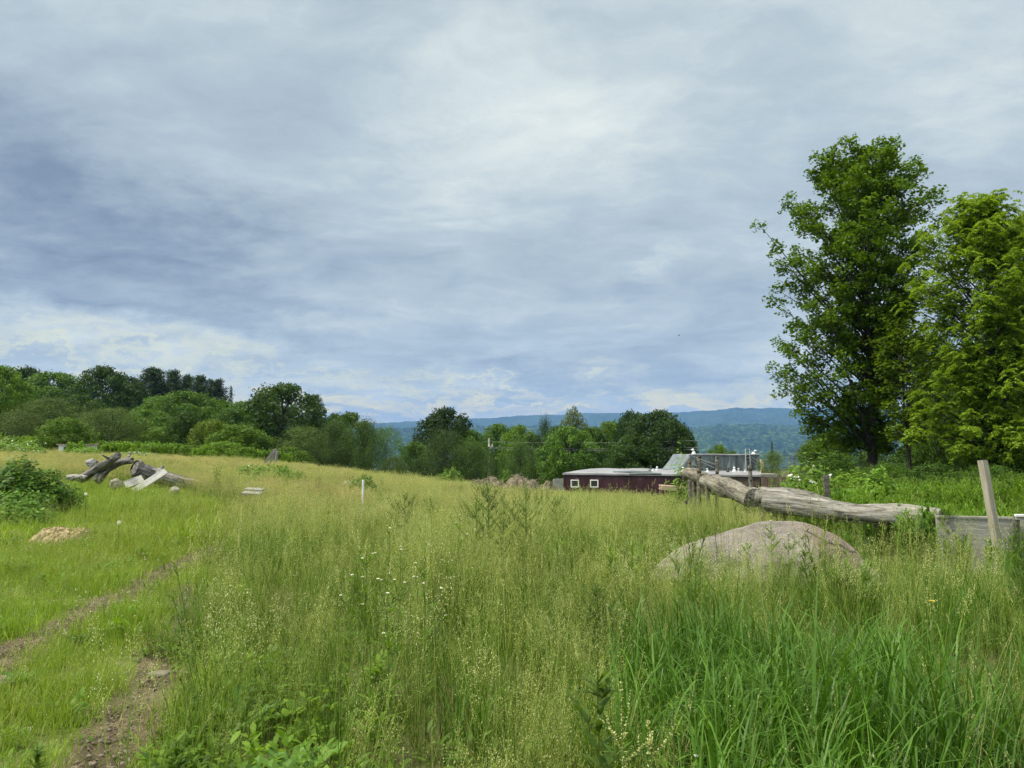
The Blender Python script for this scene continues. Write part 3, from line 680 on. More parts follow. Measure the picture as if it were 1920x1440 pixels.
for i in range(3):
    m = MB()
    for j in range(9):
        c = disc(1, .15)[0]; r_ = random.uniform(.005, .016); m.lathe([(.001, 0), (r_, .2 * r_), (r_ * .8, r_ * .8), (.001, r_)], 6, tuple(c))
    peb.append(m.mesh('pebbles', M_crumb))
X, Y = cand(2.0, 12, 40); k = ~rutclear(X, Y, .17); X, Y = X[k], Y[k]
scatter('rut_pebbles', 'small pebbles and clods in the wheel ruts', peb, X, Y, U(.6, 1.3, len(X)), zoff=.01, tilt=.05)
# ------------------------------------------------------------------ trees
def crown_blobs(sp, n_blob, prof, nleaf, size, seed, base=.12, rb=(.10, .19), squash=.8, fuzz=.28, upb=.35, asp=1.0, inner=.2):
    """crown made of many small leaf faces gathered in clumps inside a profile R(h), unit height, radius .5 at widest"""
    rg = np.random.default_rng(seed); cs = []
    for i in range(n_blob):
        h = base + (0.97 - base) * ((i + rg.random()) / n_blob) ** 0.95
        r = rg.uniform(*rb) * (0.75 if h > .85 else 1.0); Rr = np.interp(h, [p[0] for p in prof], [p[1] for p in prof])
        a = i * 2.39996 + rg.uniform(-.5, .5); q = max(0, Rr - r * .8) * (1 - (rg.random() < inner) * rg.uniform(.3, .9))
        cs.append((q * math.cos(a), q * math.sin(a), min(h, 1 - r * squash), r, rg.random()))
    tot = sum(c[3] ** 2 for c in cs)
    for (x, y, z, r, tone) in cs:
        n = int(nleaf * r * r / tot); d = sph(n); d[:, 2] += upb * .5; d /= np.linalg.norm(d, axis=1)[:, None]
        lump = 1 + .22 * np.sin(d[:, 0] * 7 + tone * 9) * np.sin(d[:, 1] * 6 + tone * 5) + .12 * np.sin(d[:, 2] * 13 + tone * 20)
        rad = r * lump * (1 - .55 * rng.random(n) ** 2.2 + fuzz * (rng.random(n) ** 3))
        C = np.array([x, y, z]) + d * rad[:, None] * np.array([1, 1, squash])
        C[:, 2] = np.maximum(C[:, 2], 0.01)
        sp.add(leafquads(C, d + rng.normal(0, .75, (n, 3)) + np.array([0, 0, upb]), U(.7, 1.3, n) * size, asp), 0, np.clip(.5 * tone + .6 * rng.random(n), 0, 1))
    return cs
def trunk_mesh(cs, rt=.022, top=.6, lean=(0, 0), n=7, seed=0):
    m = MB(); rg = np.random.default_rng(seed)
    P = [(lean[0] * t + .008 * math.sin(t * 9 + seed), lean[1] * t + .008 * math.cos(t * 7), t * top) for t in np.linspace(0, 1, 7)]
    m.tube(P, [rt * (1.35 - t) for t in np.linspace(.0, 1.05, 7)], 7, cap=False, lobes=.1, seed=seed)
    for i in rg.permutation(len(cs))[:n]:
        x, y, z, r, _ = cs[i]
        if z < .22: continue
        z0 = max(.12, min(top * .92, z - .6 * math.hypot(x, y) - .05)); p0 = np.array([lean[0] * z0 / top, lean[1] * z0 / top, z0]); p1 = np.array([x, y, z])
        mid = (p0 + p1) / 2 + np.array([0, 0, -.03]); m.tube([p0, mid, p1], [rt * .5, rt * .32, rt * .1], 5, cap=False)
    return m.mesh('trunk', M_bark)
DOME = [(0, .30), (.15, .42), (.4, .5), (.65, .46), (.85, .3), (1, .08)]
ROUND = [(0, .34), (.18, .44), (.4, .5), (.65, .5), (.85, .33), (1, .06)]
CONE = [(0, .42), (.2, .5), (.5, .38), (.8, .18), (1, .03)]
EGG = [(0, .2), (.2, .42), (.4, .5), (.6, .42), (.8, .26), (1, .05)]
def mk_proto(kind, seed):
    s = Soup()
    if kind == 'broad':
        cs = crown_blobs(s, 60, ROUND, 21000, .026, seed, .03, (.08, .16)); t = trunk_mesh(cs, .028, .7, seed=seed, n=14)
    elif kind == 'bush':
        cs = crown_blobs(s, 38, DOME, 11000, .030, seed, .02, (.10, .18)); t = trunk_mesh(cs, .02, .4, seed=seed, n=10)
    elif kind == 'olive':
        cs = crown_blobs(s, 50, DOME, 16000, .022, seed, .05, (.09, .16), fuzz=.6, asp=.5, upb=.6); t = trunk_mesh(cs, .018, .4, seed=seed, n=12)
    elif kind == 'juniper':
        cs = crown_blobs(s, 60, EGG, 17000, .024, seed, .02, (.07, .13), squash=1.5, fuzz=.8, asp=.4, upb=.9); t = trunk_mesh(cs, .018, .6, seed=seed, n=12)
    elif kind == 'airy':
        cs = crown_blobs(s, 40, EGG, 6500, .026, seed, .15, (.06, .12), fuzz=.7); t = trunk_mesh(cs, .02, .9, seed=seed, n=34)
    elif kind == 'pine':
        rg = np.random.default_rng(seed); m = MB(); m.tube([(0, 0, 0), (.01, 0, .5), (0, .01, .97)], [.026, .017, .004], 7, cap=False)
        nb = 150
        for i in range(nb):
            h = .12 + .86 * ((i + rg.random()) / nb) ** .9; a = i * 2.4 + rg.uniform(-.4, .4)
            Rr = .5 * (1.04 - h) ** .62 * rg.uniform(.55, 1.12); up = .10 + .25 * h
            p1 = np.array([Rr * math.cos(a), Rr * math.sin(a), h + Rr * up]); p0 = np.array([0, 0, h])
            m.tube([p0, (p0 + p1) / 2 + np.array([0, 0, -.01]), p1], [.006, .004, .002], 4, cap=False)
            n = int(60 + 330 * Rr); tt = rg.uniform(.25, 1.06, n) ** .8; w = .07 * (.35 + Rr * 1.6)
            C = p0 + (p1 - p0) * tt[:, None] + np.stack([rg.normal(0, w * .55, n), rg.normal(0, w * .55, n), rg.normal(0.006, .013, n)], -1)
            tone = rg.random(); s.add(leafquads(C, rng.normal(0, .5, (n, 3)) + np.array([0, 0, 1.0]), U(.7, 1.3, n) * .027, .45), 0, np.clip(tone * .5 + .5 * rg.random(n), 0, 1))
        t = m.mesh('trunk', M_bark)
    elif kind == 'spire':
        rg = np.random.default_rng(seed); m = MB(); m.tube([(0, 0, 0), (0, 0, .98)], [.02, .003], 6, cap=False)
        for i in range(70):
            h = .08 + .9 * (i + rg.random()) / 70; a = i * 2.4; Rr = .5 * (1.03 - h) * rg.uniform(.7, 1.1); n = int(40 + 240 * Rr)
            p0 = np.array([0, 0, h]); p1 = np.array([Rr * math.cos(a), Rr * math.sin(a), h - Rr * .12]); tt = rg.uniform(.15, 1.05, n)
            m.tube([p0, p1], [.004, .0015], 4, cap=False)
            s.add(leafquads(p0 + (p1 - p0) * tt[:, None] + rg.normal(0, .014, (n, 3)), rng.normal(0, .6, (n, 3)) + np.array([0, 0, 1.0]), .026, .45), 0)
        t = m.mesh('trunk', M_bark)
    elif kind == 'bare':
        m = MB(); rg = np.random.default_rng(seed)
        m.tube([(0, 0, 0), (.02, 0, .4), (0, 0, .8)], [.02, .014, .005], 5, cap=False)
        for i in range(60):
            h = rg.uniform(.15, .75); a = rg.uniform(0, 6.28); L = rg.uniform(.15, .42) * (1.2 - h); p0 = np.array([0, 0, h]); p1 = p0 + np.array([L * math.cos(a), L * math.sin(a), L * rg.uniform(.5, 1.2)])
            m.tube([p0, (p0 + p1) / 2 + rg.normal(0, .012, 3), p1], [.005, .003, .0012], 4, cap=False)
        n = 500; s.add(leafquads(np.stack([rg.normal(0, .2, n), rg.normal(0, .2, n), rg.uniform(.25, .9, n)], -1), sph(n), .02), 0)
        t = m.mesh('trunk', M_twig)
    return s.mesh('crown', M_tree), t
PROTO = {}
GREEN = {'dark': (.045, .10, .010), 'mid': (.075, .16, .013), 'bright': (.105, .205, .014), 'yellow': (.15, .24, .018), 'grey': (.088, .150, .030),
         'pine': (.040, .085, .032), 'juniper': (.058, .115, .020), 'deep': (.030, .068, .009), 'pale': (.13, .18, .06), 'twig': (.09, .08, .05), 'teal': (.036, .07, .026)}
NAME = {'broad': 'leafy_tree', 'bush': 'shrub', 'olive': 'shrub', 'juniper': 'juniper_shrub', 'airy': 'airy_tree', 'pine': 'pine_tree', 'spire': 'spruce_tree', 'bare': 'bare_tree'}
CNT = {}
def tree(px, top, Y, wpx, kind, col, label, group=None, cat=None, drop=.3, base=None, rot=None):
    P = at(px, top, Y); g = gzf(P.x, Y) - drop
    if base is not None: g = at(px, base, Y).z
    H = P.z - g; Wd = wpx / F * Y * (2.0 if kind == 'pine' else 1.34 if Y > 88 and kind == 'broad' else 1.22 if Y > 55 and kind != 'spire' else 1.05)
    k = CNT.get(kind, 0); CNT[kind] = k + 1; key = (kind, k % 3)
    if key not in PROTO: PROTO[key] = mk_proto(kind, 31 * len(PROTO) + 5)
    cr, tr = PROTO[key]
    o = empty(NAME[kind], (P.x, Y, g), random.uniform(0, 6.28) if rot is None else rot); o.scale = (Wd, Wd, H)
    tag(o, label, cat or ('shrub' if kind in ('bush', 'olive', 'juniper') else 'tree'), group)
    link('trunk', tr, o); c = link('crown', cr, o)
    v = random.uniform(.9, 1.12); c.color = (*[q * v for q in GREEN[col]], 1)
    return o
G1 = 'trees of the wood at the left'; G2 = 'shrubs along the left edge of the field'; G3 = 'trees behind the shed'; G4 = 'shrubs at the centre of the field edge'
T = [
 # px, top, Y, wpx, kind, colour, label
 (6, 686, 92, 75, 'broad', 'bright', 'light green tree cut by the left edge of the photo, above the white blossoms', G1),
 (52, 688, 150, 70, 'broad', 'dark', 'dark tree with a jagged top just right of the light green edge tree', G1),
 (105, 697, 140, 100, 'broad', 'mid', 'wide dark green tree above the grey green domed shrub, left of the tall peak', G1),
 (194, 687, 128, 92, 'broad', 'dark', 'tallest dark peaked tree of the left wood, behind the log pile', G1),
 (240, 705, 134, 62, 'broad', 'deep', 'dark narrow tree joined to the right of the tallest peak', G1),
 (287, 692, 150, 76, 'pine', 'pine', 'broad blue green pine, largest of the pine row', G1),
 (326, 697, 154, 44, 'pine', 'pine', 'narrow dark pine just right of the broad blue green pine', G1),
 (352, 705, 156, 40, 'pine', 'pine', 'small pine at the middle of the sloping pine row', G1),
 (376, 706, 150, 48, 'pine', 'pine', 'leaning topped pine right of the middle of the pine row', G1),
 (405, 714, 150, 56, 'pine', 'pine', 'wide low pine near the end of the pine row', G1),
 (434, 722, 148, 44, 'spire', 'pine', 'thin pointed spruce standing alone at the end of the pine row', G1),
 (350, 733, 118, 92, 'broad', 'mid', 'rounded mid green tree in front of the pines', G1),
 (300, 742, 122, 70, 'broad', 'mid', 'green tree below the broad blue green pine', G1),
 (405, 748, 118, 74, 'broad', 'mid', 'green tree under the wide low pine', G1),
 (458, 752, 128, 74, 'broad', 'mid', 'pale green tree between the thin spruce and the big maple', G1),
 (440, 765, 100, 66, 'broad', 'dark', 'dark green tree low beneath the thin spruce', G1),
 (150, 740, 100, 80, 'broad', 'dark', 'dark green tree filling the gap below the tallest peak', G1),
 (98, 746, 84, 128, 'olive', 'grey', 'grey green domed shrub at the left, behind the small drooping tree', G2),
 (40, 770, 86, 90, 'olive', 'grey', 'low grey green shrub beside the left edge light green tree', G2),
 (212, 765, 74, 118, 'olive', 'grey', 'grey green willow like shrub behind the dark upright log', G2),
 (123, 783, 62, 88, 'bush', 'bright', 'small bright green tree with drooping layers beside the white trailer', G2),
 (276, 768, 96, 80, 'broad', 'mid', 'green tree between the willow like shrub and the dark narrow bush', G1),
 (303, 800, 74, 74, 'bush', 'bright', 'yellow green bush left of the dark narrow bush', G2),
 (352, 770, 71, 62, 'bush', 'dark', 'tall dark bush with a bright leafy top behind the log pile', G2),
 (398, 787, 68, 80, 'bush', 'yellow', 'bright yellow green bush above the brown soil heap', G2),
 (452, 796, 64, 104, 'bush', 'bright', 'wide leafy bush left of the grey timber frame', G2),
 (330, 832, 60, 80, 'bush', 'mid', 'low dark green bush at the field edge behind the leaning plank', G2),
 (420, 828, 60, 90, 'bush', 'bright', 'low bright bush right behind the brown soil heap', G2),
 (533, 719, 108, 116, 'broad', 'dark', 'big dark green maple towering over the centre left shrubs', G1),
 (497, 742, 116, 70, 'broad', 'mid', 'lighter green tree at the left shoulder of the big maple', G1),
 (590, 742, 116, 46, 'pine', 'pine', 'dark pine against the right shoulder of the big maple', G1),
 (626, 774, 114, 36, 'broad', 'dark', 'small dark tree right of the maple and its pine', G1),
 (655, 773, 108, 74, 'broad', 'mid', 'lighter green low tree rising above the junipers', G1),
 (568, 800, 70, 100, 'olive', 'grey', 'grey green bushy shrub under the big maple', G4),
 (540, 838, 62, 80, 'bush', 'bright', 'low leafy bush just right of the grey timber frame', G4),
 (625, 793, 68, 92, 'juniper', 'juniper', 'dark olive juniper left of the tallest juniper', G4),
 (683, 789, 67, 92, 'juniper', 'juniper', 'tallest dark juniper behind the white stake', G4),
 (724, 798, 70, 68, 'olive', 'mid', 'rounded green shrub closing the juniper row where the ridge appears', G4),
 (738, 856, 64, 46, 'olive', 'grey', 'small grey green shrub alone below the gap with the blue ridge', G4),
 (836, 764, 106, 92, 'broad', 'deep', 'dark round headed maple standing above the gap in the middle', G3),
 (778, 828, 92, 62, 'bush', 'mid', 'rounded green bush at the foot of the dark round headed maple', G4),
 (834, 810, 82, 100, 'juniper', 'juniper', 'wide dark conical juniper in front of the round headed maple', G4),
 (888, 830, 82, 76, 'juniper', 'juniper', 'low juniper left of the utility pole', G4),
 (880, 806, 104, 60, 'broad', 'mid', 'green tree between the round headed maple and the utility pole', G3),
 (934, 795, 132, 70, 'broad', 'mid', 'green tree directly behind the utility pole', G3),
 (974, 797, 128, 62, 'broad', 'bright', 'yellow green tree just right of the utility pole', G3),
 (975, 828, 78, 70, 'juniper', 'juniper', 'domed dark juniper right of the utility pole', G4),
 (1022, 786, 122, 44, 'juniper', 'dark', 'narrow upright dark tree above the beige brush heap', G3),
 (1000, 815, 112, 60, 'broad', 'dark', 'dark low tree between the domed juniper and the narrow upright tree', G3),
 (1074, 764, 128, 74, 'airy', 'pale', 'pale thin topped tree with sky showing through its branches', G3),
 (1066, 800, 104, 90, 'broad', 'mid', 'wide green leafy tree behind the left end of the shed', G3),
 (1048, 798, 118, 56, 'broad', 'mid', 'green tree at the left foot of the pale thin topped tree', G3),
 (1112, 800, 108, 74, 'broad', 'mid', 'mid green tree behind the two square windows', G3),
 (1148, 790, 116, 84, 'broad', 'bright', 'green tree left of the peaked dark tree behind the shed', G3),
 (1182, 770, 112, 56, 'broad', 'dark', 'peaked dark tree next to the largest tree behind the shed', G3),
 (1232, 769, 96, 100, 'broad', 'deep', 'largest dark maple behind the shed', G3),
 (1262, 788, 92, 66, 'broad', 'deep', 'dark maple at the right end of the row behind the shed', G3),
 (1190, 815, 94, 92, 'broad', 'dark', 'lower dark tree below the largest maple behind the shed', G3),
 (1245, 770, 110, 30, 'airy', 'pale', 'thin pale treetop poking above the largest maple behind the shed', G3),
 (1347, 834, 150, 38, 'broad', 'bright', 'small bright green tree above the tarpaulin, before the forested hill', 'trees in the gap right of the shed'),
 (1373, 845, 152, 20, 'broad', 'bright', 'tiny bright tree right of the small one above the tarpaulin', 'trees in the gap right of the shed'),
 (1447, 827, 72, 30, 'spire', 'teal', 'dark pointed spruce left of the tall maple, before the hill', 'trees in the gap right of the shed'),
 (1488, 832, 74, 44, 'bare', 'twig', 'grey leafless bushy tree beside the pointed spruce', 'trees in the gap right of the shed'),
 (1452, 846, 47, 72, 'olive', 'grey', 'grey green shrub at the right end of the tarpaulin', 'shrubs right of the shed'),
 (1520, 868, 36, 70, 'olive', 'grey', 'green shrub behind the white flowers', 'shrubs right of the shed'),
 (1570, 882, 31, 60, 'bush', 'mid', 'low green shrub in front of the tall maple trunk', 'shrubs right of the shed'),
 (1660, 868, 27, 110, 'olive', 'mid', 'bushy shrub between the tall maple and the thin two stemmed tree', 'shrubs right of the shed'),
 (1750, 870, 25, 130, 'bush', 'dark', 'dark leafy shrub left of the leaning post top', 'shrubs right of the shed'),
 (1860, 872, 24, 140, 'olive', 'mid', 'dark leafy shrub behind the leaning post', 'shrubs right of the shed'),
 (1950, 860, 28, 130, 'bush', 'dark', 'dark shrub cut by the right edge of the photo', 'shrubs right of the shed'),
 (1760, 720, 62, 110, 'broad', 'mid', 'green tree filling between the tall maple and the drooping tree', 'trees behind the two tall trees'),
 (1750, 620, 48, 90, 'broad', 'mid', 'leafy tree just behind the meeting of the two tall crowns', 'trees behind the two tall trees'),
 (1830, 640, 60, 170, 'broad', 'mid', 'green tree behind the forked trunk of the drooping tree', 'trees behind the two tall trees'),
 (1930, 560, 50, 150, 'broad', 'mid', 'leafy tree behind the drooping tree at the right edge', 'trees behind the two tall trees'),
 (1545, 812, 60, 80, 'broad', 'bright', 'lighter green tree seen below the left side of the tall maple', 'trees behind the two tall trees'),
 (1568, 846, 46, 70, 'bush', 'mid', 'low bushy shrub left of the tall maple trunk, before the lake gap', 'shrubs behind the tall trees'),
 (1632, 842, 48, 84, 'bush', 'dark', 'low bushy shrub just right of the tall maple trunk', 'shrubs behind the tall trees'),
 (1706, 838, 50, 90, 'bush', 'mid', 'bushy shrub behind the foot of the thin two stemmed tree', 'shrubs behind the tall trees'),
 (1790, 840, 50, 100, 'bush', 'dark', 'bushy shrub behind the foot of the drooping tree', 'shrubs behind the tall trees'),
 (2080, 520, 45, 240, 'broad', 'mid', 'tall tree outside the right edge of the photo', 'trees behind the two tall trees'),
]
for a in T: tree(*a[:7], group=a[7])

def bez(p0, p1, p2, n): t = np.linspace(0, 1, n)[:, None]; return (1 - t) ** 2 * p0 + 2 * t * (1 - t) * p1 + t ** 2 * p2
def big_tree(name, label, px, top, Y, profL, profR, kind, seed, nmain=120, base_py=None, rt=.2, forks=0, fork_h=2.5, nlf=46, prune=.0, mat=None, spr=.42, lean=0.0, sub=6):
    rg = np.random.default_rng(seed)
    P = at(px, top, Y); g = gzf(P.x, Y) - .1; H = P.z - g; mpp = Y / F
    def hh(py): return at(px, py, Y).z - g
    hl = [hh(p[0]) for p in profL][::-1]; rl = [p[1] * mpp for p in profL][::-1]; hr = [hh(p[0]) for p in profR][::-1]; rr = [p[1] * mpp for p in profR][::-1]
    o = empty(name, (P.x, Y, g)); tag(o, label, 'tree')
    m = MB(); s = Soup(); axis = []
    # trunk axis, or several leaders
    leaders = []
    zs = np.linspace(0, H * .95, 14)
    def ax(k):
        a = k * 2.2 + seed; spread = (0 if forks == 0 else .055)
        return np.stack([.10 * np.sin(zs * .5 + seed) + np.clip(zs - fork_h, 0, 99) * spread * (math.cos(a) + (1 if k == 0 else -1) * .6) + lean * zs, .10 * np.cos(zs * .4 + k) - .1 + np.clip(zs - fork_h, 0, 99) * spread * math.sin(a), zs], -1)
    for k in range(forks + 1):
        A = ax(k); leaders.append(A); rad = rt * (1 - zs / H * .93) * (1 if k == 0 else .72) + rt * .35 * np.exp(-zs / .35)
        if k: i0 = max(0, int(np.searchsorted(zs, fork_h)) - 1); m.tube(A[i0:], rad[i0:], 8, cap=False, lobes=.06, seed=k)
        else: m.tube(A, rad, 10, cap=False, lobes=.09, seed=k)
    tips = []; lo = min(min(hl), min(hr))
    for i in range(nmain):
        u = (i + rg.random()) / nmain; h = lo + (H * .985 - lo) * u ** .92; phi = i * 2.39996 + rg.uniform(-.35, .35)
        wl = (1 - math.cos(phi)) / 2; Rr = np.interp(h, hl, rl) * wl + np.interp(h, hr, rr) * (1 - wl)
        if abs(math.sin(phi)) > .7: Rr *= .92
        q = Rr * rg.uniform(.72, 1.08)
        if rg.random() < .3: q *= rg.uniform(.35, .8)
        if rg.random() < prune: continue
        if forks == 0 and h < hh(690) and math.sin(phi) < -.1 and abs(math.cos(phi)) < .8: continue
        tip = np.array([q * math.cos(phi), q * math.sin(phi), h])
        A = leaders[rg.integers(0, len(leaders))]; z0 = np.clip(h - q * rg.uniform(.75, 1.35) - .3, 1.6 + .3 * rg.random(), H * .93)
        p0 = np.array([np.interp(z0, zs, A[:, 0]), np.interp(z0, zs, A[:, 1]), z0])
        tip[0] += p0[0] * .5
        mid = (p0 + tip) / 2 + np.array([0, 0, q * rg.uniform(-.05, .14)]) + rg.normal(0, .08, 3); B = bez(p0, mid, tip, 7)
        r0 = .012 + .016 * q; m.tube(B, np.linspace(r0, .006, 7), 5, cap=False)
        tips.append((tip, 1.0))
        for j in range(sub):
            t = rg.uniform(.5, 1.0) if rg.random() < .75 else rg.uniform(.25, .6); b = B[min(6, int(t * 6))]; dr = rg.normal(0, 1, 3) * np.array([1, 1, .55]); dr /= np.linalg.norm(dr)
            e = b + dr * rg.uniform(.3, 1.0) * (.5 + .10 * q) + (tip - p0) / (np.linalg.norm(tip - p0) + .1) * .3
            m.tube([b, (b + e) / 2 + rg.normal(0, .03, 3), e], [.008, .005, .003], 4, cap=False); tips.append((e, rg.uniform(.7, 1)))
    for c, k in tips:
        tone = rg.random()
        if kind == 'maple':
            n = int(nlf * k); d = rg.normal(0, 1, (n, 3)); d /= np.linalg.norm(d, axis=1)[:, None]; d *= (rg.random(n) ** .45)[:, None]
            tilt = rg.normal(0, .22, 2); C = c + d * np.array([spr, spr, spr * .6]); C[:, 2] += (C[:, 0] - c[0]) * tilt[0] + (C[:, 1] - c[1]) * tilt[1] - .12 * (np.hypot(C[:, 0] - c[0], C[:, 1] - c[1]) / spr) ** 2
            s.add(leafquads(C, rng.normal(0, .55, (n, 3)) + np.array([0, 0, 1.0]), U(.7, 1.3, n) * .15, 1.0), 0, np.clip(.45 * tone + .6 * rg.random(n), 0, 1))
        else:
            nr = int(7 * k) + 1; a = U(0, 6.28, nr) ; L = U(.24, .40, nr); el_ = U(-.2, 1.0, nr); tt = np.linspace(.18, 1, 8); off = sph(nr) * .30 * np.array([1, 1, .7]) * rng.random((nr, 1)) ** .4
            for q in range(nr):
                r_ = L[q] * tt; z_ = L[q] * (math.sin(el_[q]) * tt - .8 * tt ** 2.0)
                Pm = c + off[q] + np.stack([r_ * math.cos(a[q]), r_ * math.sin(a[q]), z_], -1); sd = np.array([-math.sin(a[q]), math.cos(a[q]), 0])
                for sg in (-1, 1):
                    C = Pm + sd * sg * .045 + np.array([0, 0, -.012]); Nn = np.tile(np.array([0, 0, 1.0]) + sd * sg * .35, (8, 1)) + rng.normal(0, .42, (8, 3))
                    s.add(leafquads(C, Nn, U(.85, 1.2, 8) * .125, .62, up=sd[None] * sg * .8 + np.array([0, 0, -.5])), 0, np.clip(.45 * tone + .55 * rng.random(8), 0, 1))
    link('trunk', m.mesh('trunk', M_bark), o); link('crown', s.mesh('crown', mat or (M_maple if kind == 'maple' else M_locust)), o)
    return o
big_tree('maple_tree', 'tall dark green maple with a straight dark trunk, tallest tree in view', 1608, 265, 36,
    [(264, 20), (280, 78), (310, 96), (345, 124), (372, 128), (395, 165), (430, 186), (470, 172), (520, 160), (560, 155), (600, 168), (640, 165), (690, 182), (715, 172), (760, 150), (800, 150), (830, 110), (845, 50)],
    [(264, 24), (285, 56), (310, 92), (345, 122), (380, 140), (430, 135), (480, 125), (560, 105), (620, 90), (670, 60), (720, 46), (760, 30)],
    'maple', 6, nmain=165, rt=.23, nlf=60, sub=10, prune=.05, spr=.46)
big_tree('thin_tree', 'thin tree with two slim pale stems between the tall maple and the drooping tree', 1692, 590, 33,
    [(590, 10), (640, 55), (700, 60), (760, 50), (800, 40), (830, 25)], [(590, 10), (640, 45), (700, 55), (760, 50), (800, 30), (830, 20)],
    'maple', 9, nmain=44, rt=.085, forks=1, fork_h=1.2, nlf=26, sub=4, mat=M_locust)
big_tree('drooping_tree', 'tall yellow green tree with long drooping compound leaves and a forked trunk', 1838, 362, 30,
    [(362, 10), (385, 50), (400, 88), (450, 120), (520, 150), (600, 140), (680, 125), (740, 135), (800, 150), (850, 120), (868, 60)],
    [(362, 10), (385, 35), (420, 60), (500, 90), (600, 100), (700, 105), (800, 115), (850, 100), (868, 60)],
    'locust', 21, nmain=130, rt=.17, forks=2, fork_h=3.0, sub=9, prune=.05)
big_tree('drooping_tree', 'second drooping leaved tree, cut off by the right edge of the photo', 1945, 378, 33,
    [(378, 12), (400, 55), (470, 95), (600, 120), (700, 120), (800, 125), (860, 80)], [(378, 12), (400, 55), (470, 95), (600, 120), (700, 120), (800, 125), (860, 80)],
    'locust', 33, nmain=120, rt=.16, forks=1, fork_h=3.0, sub=9)
# ------------------------------------------------------------------ shed, tarpaulin, ladder
M_purple = noise_mat('purple_sheeting', [(0.3, (0.028, 0.009, 0.014)), (0.7, (0.062, 0.022, 0.030))], 3, stretch=(1, 1, .4), bump=.6, bscale=1.5, rough=.55)
M_roof = noise_mat('pale_membrane', [(0.3, (0.15, 0.155, 0.165)), (0.7, (0.33, 0.335, 0.345))], .8, bump=.15, rough=.6, coord='World')
M_tarp = noise_mat('tarpaulin', [(0.3, (0.10, 0.13, 0.13)), (0.7, (0.20, 0.235, 0.235))], 1.2, stretch=(2, 2, .5), bump=.4, rough=.45)
M_brown = noise_mat('brown_boards', [(0.3, (0.05, 0.035, 0.03)), (0.7, (0.15, 0.115, 0.09))], 4, stretch=(2, 2, .5), bump=.4)
M_black = noise_mat('dark_glass', [(0.3, (0.02, 0.022, 0.022)), (0.7, (0.05, 0.055, 0.05))], 2, bump=0, rough=.2, spec=.5)
M_metal = noise_mat('grey_metal', [(0.3, (0.35, 0.37, 0.38)), (0.7, (0.5, 0.52, 0.53))], 6, bump=0, rough=.4)
M_teal = noise_mat('teal_cloth', [(0.3, (0.12, 0.42, 0.45)), (0.7, (0.45, 0.62, 0.62))], 4, bump=.3)
M_cloth = noise_mat('white_cloth', [(0.3, (0.5, 0.53, 0.56)), (0.7, (0.75, 0.77, 0.78))], 5, bump=.3)
M_pinkwood = noise_mat('new_lumber', [(0.3, (0.40, 0.27, 0.19)), (0.7, (0.62, 0.48, 0.36))], 4, stretch=(.4, 4, 4), bump=.3)
M_straw = noise_mat('straw', [(0.3, (0.22, 0.165, 0.085)), (0.6, (0.42, 0.34, 0.19)), (0.8, (0.54, 0.45, 0.28))], 14, 8, bump=1.0, bscale=30)
M_mulch = noise_mat('brush_mulch', [(0.3, (0.05, 0.042, 0.027)), (0.5, (0.15, 0.13, 0.085)), (0.75, (0.29, 0.26, 0.18))], 5, 9, bump=1.0, bscale=12)
M_brownsoil = noise_mat('dark_mulch', [(0.3, (0.035, 0.022, 0.018)), (0.6, (0.10, 0.06, 0.048)), (0.8, (0.2, 0.13, 0.10))], 4, 9, bump=1.0, bscale=9)
